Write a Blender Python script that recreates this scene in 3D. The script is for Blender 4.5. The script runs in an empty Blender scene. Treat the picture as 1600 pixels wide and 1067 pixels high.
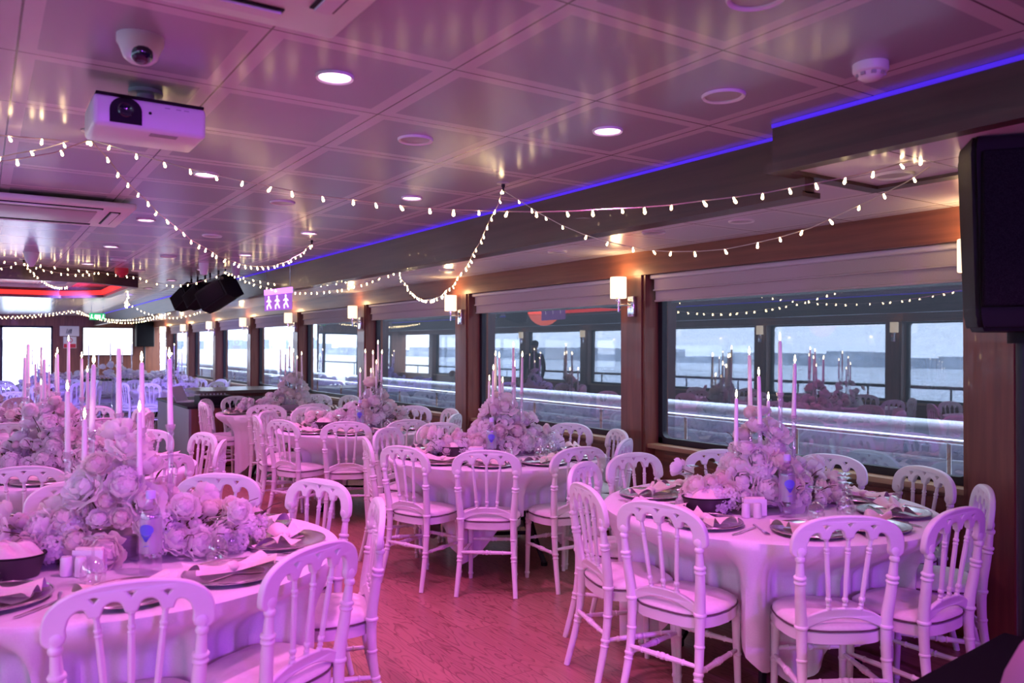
import bpy, bmesh, math, random
from math import sin, cos, pi, radians, hypot, atan2, exp
from mathutils import Matrix, Vector
random.seed(11)
S = bpy.context.scene
COL = S.collection

# ------------------------------------------------------------------ camera
cam = bpy.data.cameras.new('camera')
co = bpy.data.objects.new('camera', cam); COL.objects.link(co)
cam.sensor_width = 36; cam.lens = 28.0; cam.clip_start = 0.05; cam.clip_end = 3000
co.location = (0, 0, 1.55)
co.rotation_euler = (radians(90.35), 0, radians(-33.8))
cam.dof.use_dof = True; cam.dof.focus_distance = 5.0; cam.dof.aperture_fstop = 3.2
S.camera = co

# ------------------------------------------------------------------ view, world, lights
S.view_settings.view_transform = 'Standard'; S.view_settings.look = 'None'
S.view_settings.exposure = 0.2; S.view_settings.gamma = 1.0
S.view_settings.use_curve_mapping = False
try:
    S.cycles.use_denoising = True
    S.cycles.max_bounces = 7; S.cycles.diffuse_bounces = 3; S.cycles.glossy_bounces = 3
    S.cycles.transmission_bounces = 3; S.cycles.transparent_max_bounces = 14
    S.cycles.sample_clamp_indirect = 4.0
    S.cycles.caustics_reflective = False; S.cycles.caustics_refractive = False
except Exception:
    pass
W = bpy.data.worlds.new('overcast_sky'); S.world = W; W.use_nodes = True
wn = W.node_tree.nodes['Background']
wn.inputs[0].default_value = (0.74, 0.83, 1.0, 1); wn.inputs[1].default_value = 8.6


def lamp(name, kind, loc, power, color, target=None, angle=90, blend=0.6, size=0.08):
    l = bpy.data.lights.new(name, kind); l.energy = power; l.color = color
    if kind == 'SPOT':
        l.spot_size = radians(angle); l.spot_blend = blend
    l.shadow_soft_size = size
    o = bpy.data.objects.new(name, l); COL.objects.link(o); o.location = loc
    if target is not None:
        o.rotation_euler = (Vector(target) - Vector(loc)).to_track_quat('-Z', 'Y').to_euler()
    return o


PINK = (1.0, 0.21, 0.84); VIOLET = (0.42, 0.06, 1.0); BLUE = (0.24, 0.17, 1.0)
# stage wash lights that stand behind the photographer
lamp('stage_wash_light', 'SPOT', (2.9, -3.2, 2.25), 760, VIOLET, (2.6, 3.2, 0.8), 62, 0.7, 0.12)
lamp('stage_wash_light', 'SPOT', (0.2, -3.0, 2.25), 440, VIOLET, (0.6, 3.2, 0.9), 66, 0.7, 0.12)
lamp('stage_wash_light', 'SPOT', (-2.6, -1.0, 2.2), 170, PINK, (1.6, 5.5, 0.7), 74, 0.8, 0.12)
lamp('stage_wash_light', 'SPOT', (0.9, 11.6, 2.2), 200, PINK, (2.3, 8.2, 0.0), 60, 0.8, 0.12)
# blue wash over the dance floor end
lamp('dance_floor_light', 'SPOT', (1.2, 13.0, 2.2), 480, BLUE, (1.6, 17.0, 0.6), 100, 0.8, 0.12)
lamp('dance_floor_light', 'SPOT', (-1.8, 12.0, 2.2), 340, BLUE, (0.6, 15.0, 0.6), 90, 0.8, 0.12)


# ------------------------------------------------------------------ materials
def nodes_of(m):
    m.use_nodes = True
    return m.node_tree.nodes, m.node_tree.links


def mat(name, base=(.8, .8, .8), rough=.5, metal=0.0, emit=None, estr=0.0, spec=.5, coat=0.0):
    m = bpy.data.materials.new(name); N, L = nodes_of(m)
    b = N['Principled BSDF']
    b.inputs['Base Color'].default_value = (*base, 1)
    b.inputs['Roughness'].default_value = rough
    b.inputs['Metallic'].default_value = metal
    b.inputs['Specular IOR Level'].default_value = spec
    b.inputs['Coat Weight'].default_value = coat
    if emit:
        b.inputs['Emission Color'].default_value = (*emit, 1)
        b.inputs['Emission Strength'].default_value = estr
    return m


def nd(m, typ, **kw):
    n = m.node_tree.nodes.new(typ)
    for k, v in kw.items():
        if k in ('operation', 'blend_type', 'data_type', 'wave_type', 'bands_direction', 'noise_dimensions'):
            setattr(n, k, v)
        else:
            n.inputs[k.replace('_', ' ')].default_value = v
    return n


def lk(m, a, ao, b, bi):
    m.node_tree.links.new(a.outputs[ao], b.inputs[bi])


def noisy(name, c1, c2, scale=(1, 1, 1), nscale=5.0, rough=.5, metal=0.0, bump=0.0, spec=.5, coat=0.0, detail=4.0):
    """two colours mixed by stretched noise in object space"""
    m = mat(name, c1, rough, metal, spec=spec, coat=coat)
    b = m.node_tree.nodes['Principled BSDF']
    tc = nd(m, 'ShaderNodeTexCoord'); mp = nd(m, 'ShaderNodeMapping', Scale=scale)
    no = nd(m, 'ShaderNodeTexNoise', Scale=nscale, Detail=detail)
    rp = m.node_tree.nodes.new('ShaderNodeValToRGB')
    rp.color_ramp.elements[0].position = .35; rp.color_ramp.elements[0].color = (*c1, 1)
    rp.color_ramp.elements[1].position = .68; rp.color_ramp.elements[1].color = (*c2, 1)
    lk(m, tc, 'Object', mp, 'Vector'); lk(m, mp, 'Vector', no, 'Vector'); lk(m, no, 'Fac', rp, 'Fac')
    lk(m, rp, 'Color', b, 'Base Color')
    if bump:
        bp = nd(m, 'ShaderNodeBump', Strength=bump, Distance=.01)
        lk(m, no, 'Fac', bp, 'Height'); lk(m, bp, 'Normal', b, 'Normal')
    return m


def clear(name, tint=(1, 1, 1), base=.06, edge=.55, rough=.02, power=3.0):
    """clear glass: see-through face on, mirror-like at the edge"""
    m = bpy.data.materials.new(name); N, L = nodes_of(m); N.clear()
    out = N.new('ShaderNodeOutputMaterial'); mix = N.new('ShaderNodeMixShader')
    tr = nd(m, 'ShaderNodeBsdfTransparent', Color=(*tint, 1)); gl = nd(m, 'ShaderNodeBsdfGlossy', Color=(1, 1, 1, 1), Roughness=rough)
    lw = nd(m, 'ShaderNodeLayerWeight', Blend=.5)
    pw = nd(m, 'ShaderNodeMath', operation='POWER'); pw.inputs[1].default_value = power
    ma = nd(m, 'ShaderNodeMath', operation='MULTIPLY_ADD'); ma.inputs[1].default_value = edge; ma.inputs[2].default_value = base
    lk(m, lw, 'Facing', pw, 0); lk(m, pw, 0, ma, 0); lk(m, ma, 0, mix, 0)
    lk(m, tr, 0, mix, 1); lk(m, gl, 0, mix, 2); lk(m, mix, 0, out, 0)
    return m


def glow(name, color, strength, sample=False):
    m = mat(name, tuple(min(1, c) for c in color), .5, emit=color, estr=strength)
    if not sample:
        m.cycles.emission_sampling = 'NONE'
    return m


M = {}
M['white_wood'] = noisy('painted_white_wood', (.80, .78, .78), (.84, .82, .82), nscale=9, rough=.38)
M['cushion'] = noisy('seat_vinyl', (.80, .74, .72), (.84, .79, .77), nscale=60, rough=.6, bump=.1)
M['piping'] = mat('seat_piping', (.10, .06, .07), .6)
M['cloth'] = noisy('table_linen', (.77, .73, .77), (.82, .78, .82), nscale=220, rough=.85, bump=.12)
M['napkin'] = noisy('napkin_linen', (.86, .72, .66), (.90, .77, .70), nscale=120, rough=.9)
M['charger'] = mat('silver_charger', (.74, .68, .67), .27, 1.0)
M['cutlery'] = mat('polished_steel', (.72, .72, .72), .15, 1.0)
M['chrome'] = mat('chrome', (.75, .76, .78), .12, 1.0)
M['wine'] = clear('wine_glass', base=.20, edge=.8)
M['crystal'] = clear('crystal', (.97, .96, 1), base=.28, edge=.7)
_m = M['crystal']; _n = _m.node_tree.nodes; _o = [q for q in _n if q.type == 'OUTPUT_MATERIAL'][0]; _x = _o.inputs[0].links[0].from_node
_d = nd(_m, 'ShaderNodeBsdfDiffuse', Color=(.9, .88, .92, 1)); _y = _n.new('ShaderNodeMixShader'); _y.inputs[0].default_value = .22
lk(_m, _x, 0, _y, 1); lk(_m, _d, 0, _y, 2); lk(_m, _y, 0, _o, 0)
M['bottle'] = clear('water_bottle', (.90, .84, .95), base=.10, edge=.5, rough=.1)
M['bottle_cap'] = mat('lilac_cap', (.55, .50, .85), .4)
M['bottle_mark'] = mat('blue_mark', (.06, .05, .50), .4); M['bottle_blue'] = mat('blue_drop', (.14, .13, .70), .4)
M['bottle_label'] = clear('printed_band', (.86, .80, .95), base=.25, edge=.3, rough=.45)
M['ceramic'] = mat('white_ceramic', (.82, .80, .82), .25)
M['basket'] = mat('dark_bread_basket', (.055, .035, .045), .45)
M['wax'] = mat('ivory_wax', (.95, .91, .88), .4)
M['flame'] = glow('candle_flame', (1.0, .74, .42), 22, True)
M['wick'] = mat('wick', (.03, .02, .02), .9)
def petal(name, c1, c2):
    """thin petals and wax let part of the light through"""
    m = noisy(name, c1, c2, nscale=14, rough=.8); b = m.node_tree.nodes['Principled BSDF']; o = [q for q in m.node_tree.nodes if q.type == 'OUTPUT_MATERIAL'][0]
    src = b.inputs['Base Color'].links[0].from_node; t = m.node_tree.nodes.new('ShaderNodeBsdfTranslucent'); x = m.node_tree.nodes.new('ShaderNodeMixShader'); x.inputs[0].default_value = .5
    lk(m, src, 'Color', t, 'Color'); lk(m, b, 0, x, 1); lk(m, t, 0, x, 2); lk(m, x, 0, o, 0)
    return m


M['rose_a'] = petal('ivory_petals', (.95, .90, .85), (.95, .85, .80))
M['rose_b'] = petal('white_petals', (.95, .94, .93), (.94, .90, .89))
M['floret'] = petal('pale_florets', (.92, .90, .94), (.94, .92, .93))
M['leaf'] = noisy('leaf_green', (.05, .09, .03), (.12, .14, .05), nscale=20, rough=.6)
M['twig'] = mat('twig', (.09, .05, .03), .8)
M['stamen'] = mat('stamen_orange', (.75, .28, .04), .7)
M['trough'] = noisy('grey_flower_box', (.30, .27, .27), (.40, .36, .36), (1, 1, 6), 6, rough=.5)
M['black'] = mat('black_plastic', (.008, .0075, .009), .55, spec=.2)
M['black_metal'] = mat('black_metal', (.02, .02, .022), .4, .6)
M['case'] = mat('black_case', (.006, .006, .007), .9, spec=.03)
M['grille'] = noisy('black_grille', (.004, .004, .005), (.014, .014, .016), nscale=300, rough=.8, spec=.1)
M['wood'] = noisy('mahogany', (.145, .045, .024), (.225, .075, .038), (1, 1, .07), 26, rough=.42, coat=.15)
M['wood_h'] = noisy('mahogany_beam', (.17, .058, .030), (.26, .092, .048), (1, .05, 1), 26, rough=.42, coat=.15)
M['wood_dark'] = noisy('dark_walnut', (.062, .034, .026), (.095, .052, .038), (1, .05, 1), 26, rough=.4, coat=.1)
M['sill'] = noisy('sill_oak', (.36, .20, .10), (.44, .26, .13), (1, .06, 1), 20, rough=.45)
M['blind'] = noisy('blind_fabric', (.50, .43, .42), (.54, .47, .46), nscale=200, rough=.9)
M['blind_case'] = mat('blind_cassette', (.62, .58, .60), .5)
M['gasket'] = mat('black_gasket', (.01, .01, .012), .5)
M['shade'] = glow('lit_lamp_shade', (1.0, .83, .58), 1.15, True)
M['bulb'] = glow('warm_bulb', (1.0, .72, .36), 26, True)
M['wire'] = mat('clear_wire', (.50, .40, .30), .3, .4)
M['white_plastic'] = mat('white_plastic', (.78, .77, .78), .35)
M['grey_plastic'] = mat('grey_plastic', (.42, .41, .43), .4)
M['lens'] = mat('dark_lens', (.010, .010, .03), .05, coat=1)
M['lit_disc'] = glow('pink_lit_disc', (1.0, .62, .95), 7)
M['unlit_disc'] = mat('unlit_disc', (.42, .40, .42), .3)
M['purple_led'] = glow('blue_violet_led', (.10, .03, 1.0), .42)
M['red_led'] = glow('red_led', (1.0, .03, .02), 1.3)
M['lilac_led'] = glow('lilac_led', (.62, .22, 1.0), 1.6); M['lilac_panel'] = glow('lilac_panel', (.35, .12, .62), .55); M['lilac_white'] = glow('lilac_white', (.95, .70, 1.0), 1.4)
M['acrylic'] = clear('acrylic_sheet', (.86, .70, .95), base=.12, edge=.4)
M['screen'] = glow('lit_screen', (.95, .97, 1.0), 1.5, True)
M['paper'] = mat('poster_paper', (.75, .73, .73), .6)
M['red'] = mat('red_print', (.6, .03, .05), .5)
M['ink'] = mat('grey_print', (.10, .10, .12), .6)
M['green'] = glow('exit_green', (.02, .42, .12), 1.0)
M['exit_white'] = glow('exit_white', (.9, 1.0, .92), 1.3)
M['desk_grey'] = mat('grey_laminate', (.20, .19, .22), .4)
M['white_metal'] = mat('white_marine_paint', (.52, .55, .62), .35)
M['bulwark'] = noisy('pale_bulwark', (.42, .46, .60), (.48, .52, .66), (1, .3, 1), 4, rough=.35)
M['deck'] = noisy('outer_deck', (.45, .46, .50), (.52, .53, .56), nscale=6, rough=.7)
M['hull'] = noisy('added_dark_surface', (.004, .0045, .006), (.008, .008, .010), nscale=2, rough=.8)
M['shore'] = noisy('distant_shore', (.30, .34, .40), (.55, .58, .64), (1, .03, .08), 3, rough=1)  # pale blue-grey base has the distance haze painted in
M['skin'] = mat('skin', (.45, .26, .18), .6)
M['suit'] = noisy('navy_suit', (.012, .014, .03), (.02, .022, .04), nscale=80, rough=.9)
M['hair'] = mat('dark_hair', (.012, .009, .008), .6)
M['pane'] = clear('window_pane', (.68, .72, .77), base=.155, edge=.5, rough=0.0, power=5)
M['pane_far'] = clear('far_glazing', (.97, .98, 1), base=.03, edge=.3, rough=0.0, power=5)
M['magenta_cloth'] = mat('mauve_cloth', (.26, .12, .22), .8)
M['display'] = glow('amber_display', (.55, .48, .10), .5)


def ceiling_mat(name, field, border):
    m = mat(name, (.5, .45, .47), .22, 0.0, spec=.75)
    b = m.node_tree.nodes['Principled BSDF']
    g = nd(m, 'ShaderNodeNewGeometry'); sx = nd(m, 'ShaderNodeSeparateXYZ'); lk(m, g, 'Position', sx, 0)
    dist = []
    for axis, off, per in (('X', .665, .575), ('Y', 1.596, .581)):
        a = nd(m, 'ShaderNodeMath', operation='ADD'); a.inputs[1].default_value = -off + per * 100.5
        lk(m, sx, axis, a, 0)
        d = nd(m, 'ShaderNodeMath', operation='DIVIDE'); d.inputs[1].default_value = per; lk(m, a, 0, d, 0)
        f = nd(m, 'ShaderNodeMath', operation='FRACT'); lk(m, d, 0, f, 0)
        s = nd(m, 'ShaderNodeMath', operation='SUBTRACT'); s.inputs[1].default_value = .5; lk(m, f, 0, s, 0)
        ab = nd(m, 'ShaderNodeMath', operation='ABSOLUTE'); lk(m, s, 0, ab, 0)
        dist.append(ab)
    mn = nd(m, 'ShaderNodeMath', operation='MINIMUM'); lk(m, dist[0], 0, mn, 0); lk(m, dist[1], 0, mn, 1)
    # plain border of each tile, then the seam itself; the field is finely perforated
    bd = nd(m, 'ShaderNodeMath', operation='LESS_THAN'); bd.inputs[1].default_value = .085; lk(m, mn, 0, bd, 0)
    sm = nd(m, 'ShaderNodeMath', operation='LESS_THAN'); sm.inputs[1].default_value = .0055; lk(m, mn, 0, sm, 0)
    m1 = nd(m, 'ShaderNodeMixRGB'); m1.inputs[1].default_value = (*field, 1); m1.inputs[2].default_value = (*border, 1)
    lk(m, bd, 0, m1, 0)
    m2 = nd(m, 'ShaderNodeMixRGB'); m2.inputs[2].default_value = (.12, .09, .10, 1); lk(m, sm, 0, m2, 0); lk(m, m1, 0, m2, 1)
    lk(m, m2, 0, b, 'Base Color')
    no = nd(m, 'ShaderNodeTexNoise', Scale=2.2, Detail=1.0); lk(m, g, 'Position', no, 'Vector')
    bp = nd(m, 'ShaderNodeBump', Strength=.10, Distance=.02); lk(m, no, 'Fac', bp, 'Height'); lk(m, bp, 'Normal', b, 'Normal')
    return m


def floor_mat():
    m = mat('vinyl_wood_plank', (.4, .2, .15), .32, spec=.4)
    b = m.node_tree.nodes['Principled BSDF']
    g = nd(m, 'ShaderNodeNewGeometry')
    mp = nd(m, 'ShaderNodeMapping', Rotation=(0, 0, pi / 2)); lk(m, g, 'Position', mp, 'Vector')
    br = m.node_tree.nodes.new('ShaderNodeTexBrick')
    br.inputs['Scale'].default_value = 1.0; br.inputs['Brick Width'].default_value = 1.25; br.inputs['Row Height'].default_value = .17
    br.inputs['Mortar Size'].default_value = .0022; br.inputs['Color1'].default_value = (.34, .145, .115, 1)
    br.inputs['Color2'].default_value = (.42, .185, .145, 1); br.inputs['Mortar'].default_value = (.20, .07, .06, 1)
    br.inputs['Bias'].default_value = 0.0
    lk(m, mp, 'Vector', br, 'Vector')
    # cathedral grain
    mg = nd(m, 'ShaderNodeMapping', Scale=(7.0, .9, 1)); lk(m, g, 'Position', mg, 'Vector')
    wv = m.node_tree.nodes.new('ShaderNodeTexNoise'); wv.inputs['Scale'].default_value = 1.6; wv.inputs['Detail'].default_value = 1.5
    lk(m, mg, 'Vector', wv, 'Vector')
    ml = nd(m, 'ShaderNodeMath', operation='MULTIPLY'); ml.inputs[1].default_value = 15; lk(m, wv, 'Fac', ml, 0)
    fr = nd(m, 'ShaderNodeMath', operation='FRACT'); lk(m, ml, 0, fr, 0)
    rp = m.node_tree.nodes.new('ShaderNodeValToRGB'); e = rp.color_ramp.elements
    e[0].position = 0; e[0].color = (.42, .36, .34, 1); e[1].position = .35; e[1].color = (1, 1, 1, 1)
    lk(m, fr, 0, rp, 'Fac')
    mx = nd(m, 'ShaderNodeMixRGB', blend_type='MULTIPLY'); mx.inputs[0].default_value = .75
    lk(m, br, 'Color', mx, 1); lk(m, rp, 'Color', mx, 2); lk(m, mx, 'Color', b, 'Base Color')
    return m


def water_mat():
    m = mat('grey_water', (.44, .50, .58), .25, spec=.8)
    b = m.node_tree.nodes['Principled BSDF']
    g = nd(m, 'ShaderNodeNewGeometry'); mp = nd(m, 'ShaderNodeMapping', Scale=(.9, .22, 1)); lk(m, g, 'Position', mp, 'Vector')
    no = nd(m, 'ShaderNodeTexNoise', Scale=1.0, Detail=6.0); lk(m, mp, 'Vector', no, 'Vector')
    bp = nd(m, 'ShaderNodeBump', Strength=.6, Distance=.3); lk(m, no, 'Fac', bp, 'Height'); lk(m, bp, 'Normal', b, 'Normal')
    return m


M['ceiling'] = ceiling_mat('ceiling_metal_tile', (.38, .35, .43), (.60, .53, .61)); M['bay'] = ceiling_mat('bay_tile_baked_light', (.78, .76, .84), (.86, .83, .88)); M['floor'] = floor_mat(); M['water'] = water_mat()  # bay tile is the ceiling tile lightened, window daylight painted into its colour


# ------------------------------------------------------------------ mesh helpers
class MB:
    def __init__(s):
        s.v = []; s.f = []; s.sm = []

    def add(s, vs, fs, smooth=True, mx=None):
        n = len(s.v)
        s.v += [tuple(mx @ Vector(p)) if mx else tuple(p) for p in vs]
        s.f += [[i + n for i in f] for f in fs]; s.sm += [smooth] * len(fs)
        return s

    def box(s, x0, x1, y0, y1, z0, z1, mx=None):
        vs = [(x, y, z) for z in (z0, z1) for y in (y0, y1) for x in (x0, x1)]
        return s.add(vs, [(0, 2, 3, 1), (4, 5, 7, 6), (0, 1, 5, 4), (2, 6, 7, 3), (0, 4, 6, 2), (1, 3, 7, 5)], False, mx)

    def bbox(s, x0, x1, y0, y1, z0, z1, b=.01, mx=None):
        """box with chamfered edges"""
        bm = bmesh.new(); bmesh.ops.create_cube(bm, size=1)
        for v in bm.verts:
            v.co = Vector(((x0 + x1) / 2 + v.co.x * (x1 - x0), (y0 + y1) / 2 + v.co.y * (y1 - y0), (z0 + z1) / 2 + v.co.z * (z1 - z0)))
        bmesh.ops.bevel(bm, geom=bm.edges[:], offset=b, segments=3, affect='EDGES', profile=.5)
        bm.verts.index_update()
        s.add([v.co[:] for v in bm.verts], [[v.index for v in f.verts] for f in bm.faces], True, mx)
        bm.free(); return s

    def lathe(s, prof, seg=16, mx=None, sx=1, sy=1, cap=True):
        vs = []; fs = []
        for r, z in prof:
            vs += [(r * cos(2 * pi * k / seg) * sx, r * sin(2 * pi * k / seg) * sy, z) for k in range(seg)]
        for i in range(len(prof) - 1):
            for k in range(seg):
                a = i * seg + k; b = i * seg + (k + 1) % seg
                fs.append((a, b, b + seg, a + seg))
        if cap:
            fs.append(tuple(range(seg))[::-1]); fs.append(tuple(range((len(prof) - 1) * seg, len(prof) * seg)))
        return s.add(vs, fs, True, mx)

    def tube(s, pts, rad, seg=8, mx=None, cap=True):
        """round tube along points; rad is a number or one radius per point"""
        P = [Vector(p) for p in pts]; n = len(P)
        R = rad if isinstance(rad, (list, tuple)) else [rad] * n
        vs = []; fs = []; up = None
        for i in range(n):
            t = (P[min(i + 1, n - 1)] - P[max(i - 1, 0)])
            t = t.normalized() if t.length > 1e-9 else Vector((0, 0, 1))
            if up is None:
                a = Vector((1, 0, 0)) if abs(t.x) < .9 else Vector((0, 1, 0))
                up = (a - t * a.dot(t)).normalized()
            else:
                up = (up - t * up.dot(t)).normalized()
            w = t.cross(up)
            vs += [tuple(P[i] + (up * cos(2 * pi * k / seg) + w * sin(2 * pi * k / seg)) * R[i]) for k in range(seg)]
        for i in range(n - 1):
            for k in range(seg):
                a = i * seg + k; b = i * seg + (k + 1) % seg
                fs.append((a, b, b + seg, a + seg))
        if cap:
            fs.append(tuple(range(seg))[::-1]); fs.append(tuple(range((n - 1) * seg, n * seg)))
        return s.add(vs, fs, True, mx)

    def prism(s, poly, z0, z1, mx=None, smooth=False):
        n = len(poly)
        vs = [(x, y, z0) for x, y in poly] + [(x, y, z1) for x, y in poly]
        fs = [tuple(range(n))[::-1], tuple(range(n, 2 * n))] + [(i, (i + 1) % n, n + (i + 1) % n, n + i) for i in range(n)]
        return s.add(vs, fs, smooth, mx)

    def grid(s, fn, nu, nv, close=False, mx=None):
        vs = [fn(i / (nu - (0 if close else 1)), j / (nv - 1)) for j in range(nv) for i in range(nu)]
        fs = []
        for j in range(nv - 1):
            for i in range(nu if close else nu - 1):
                a = j * nu + i; b = j * nu + (i + 1) % nu
                fs.append((a, b, b + nu, a + nu))
        return s.add(vs, fs, True, mx)

    def ball(s, c, r, seg=12, rings=8, sc=(1, 1, 1)):
        prof = [(max(1e-4, r * sin(pi * i / rings)), -r * cos(pi * i / rings)) for i in range(rings + 1)]
        return s.lathe(prof, seg, Matrix.Translation(c) @ Matrix.Diagonal((*sc, 1)))

    def mesh(s, name, material, sharp=40):
        me = bpy.data.meshes.new(name); me.from_pydata(s.v, [], s.f)
        me.polygons.foreach_set('use_smooth', s.sm)
        me.materials.append(material); me.update()
        try:
            me.set_sharp_from_angle(angle=radians(sharp))
        except Exception:
            pass
        return me

    def build(s, name, material, parent=None, loc=(0, 0, 0), rz=0, sharp=40):
        return put(s.mesh(name, material, sharp), name, parent, loc, rz)


def put(me, name, parent=None, loc=(0, 0, 0), rz=0):
    o = bpy.data.objects.new(name, me); COL.objects.link(o)
    o.location = loc; o.rotation_euler = (0, 0, rz)
    if parent:
        o.parent = parent
    return o


def tag(o, label=None, cat=None, group=None, kind=None):
    if label: o['label'] = label
    if cat: o['category'] = cat
    if group: o['group'] = group
    if kind: o['kind'] = kind
    return o


def thing(name, label, cat, loc=(0, 0, 0), rz=0, group=None):
    o = bpy.data.objects.new(name, None); COL.objects.link(o)
    o.empty_display_size = .05
    o.location = loc; o.rotation_euler = (0, 0, rz)
    return tag(o, label, cat, group)


def copy_tree(o, parent=None, kids=None):
    c = o.copy(); COL.objects.link(c)
    if parent: c.parent = parent
    for ch in CHILD.get(o.name, ()):
        copy_tree(ch, c)
    return c


CHILD = {}


def remember(o):
    CHILD[o.name] = [c for c in o.children]
    for c in o.children: remember(c)


def dup(proto, loc, rz, label, group, first):
    """the first call moves the built thing itself, every later one copies it and its parts"""
    if proto.name not in first:
        first.add(proto.name); o = proto
    else:
        o = copy_tree(proto)
    o.location = loc; o.rotation_euler = (0, 0, rz)
    o['label'] = label
    if group: o['group'] = group
    return o


FIRST = set()


def curve_mesh(loops, depth, bevel, name, material, mx):
    """flat outline with holes, extruded"""
    cu = bpy.data.curves.new(name, 'CURVE'); cu.dimensions = '2D'; cu.fill_mode = 'BOTH'
    cu.extrude = depth / 2 - bevel; cu.bevel_depth = bevel; cu.bevel_resolution = 2
    for lp in loops:
        sp = cu.splines.new('POLY'); sp.points.add(len(lp) - 1); sp.use_cyclic_u = True
        for p, q in zip(sp.points, lp): p.co = (q[0], q[1], 0, 1)
    ob = bpy.data.objects.new(name, cu); COL.objects.link(ob)
    dg = bpy.context.evaluated_depsgraph_get(); dg.update()
    me = bpy.data.meshes.new_from_object(ob.evaluated_get(dg))
    bpy.data.objects.remove(ob); bpy.data.curves.remove(cu)
    me.transform(mx); me.materials.clear(); me.materials.append(material)
    me.polygons.foreach_set('use_smooth', [True] * len(me.polygons)); me.set_sharp_from_angle(angle=radians(45))
    return me


def text_mesh(txt, size, name, material, mx, depth=.001):
    cu = bpy.data.curves.new(name, 'FONT'); cu.body = txt; cu.size = size; cu.align_x = 'CENTER'; cu.align_y = 'CENTER'; cu.extrude = depth
    ob = bpy.data.objects.new(name, cu); COL.objects.link(ob)
    dg = bpy.context.evaluated_depsgraph_get(); dg.update()
    me = bpy.data.meshes.new_from_object(ob.evaluated_get(dg))
    bpy.data.objects.remove(ob); bpy.data.curves.remove(cu)
    me.transform(mx); me.materials.clear(); me.materials.append(material)
    return me


ORD = ['first', 'second', 'third', 'fourth', 'fifth', 'sixth', 'seventh', 'eighth', 'ninth', 'tenth', 'eleventh', 'twelfth', 'thirteenth', 'fourteenth']


def struct(name, mb, material, sharp=40, parent=None):
    o = mb.build(name, material, parent, sharp=sharp)
    if parent is None: tag(o, kind='structure')
    return o


# ------------------------------------------------------------------ the room
XR, XL = 4.40, -3.66            # window walls
CX = (XR + XL) / 2
YN, YF = -4.6, 25.6             # near end, far end
ZC, ZB = 2.42, 2.28             # main ceiling, side bay ceiling
SILL, HEAD = 0.80, 2.12
FR = 2.74                       # fascia of the window side; mirrored at the aisle side
PIL = [2.0 + 2.66 * k for k in range(-2, 9)]      # pillar centres along both walls

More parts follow.
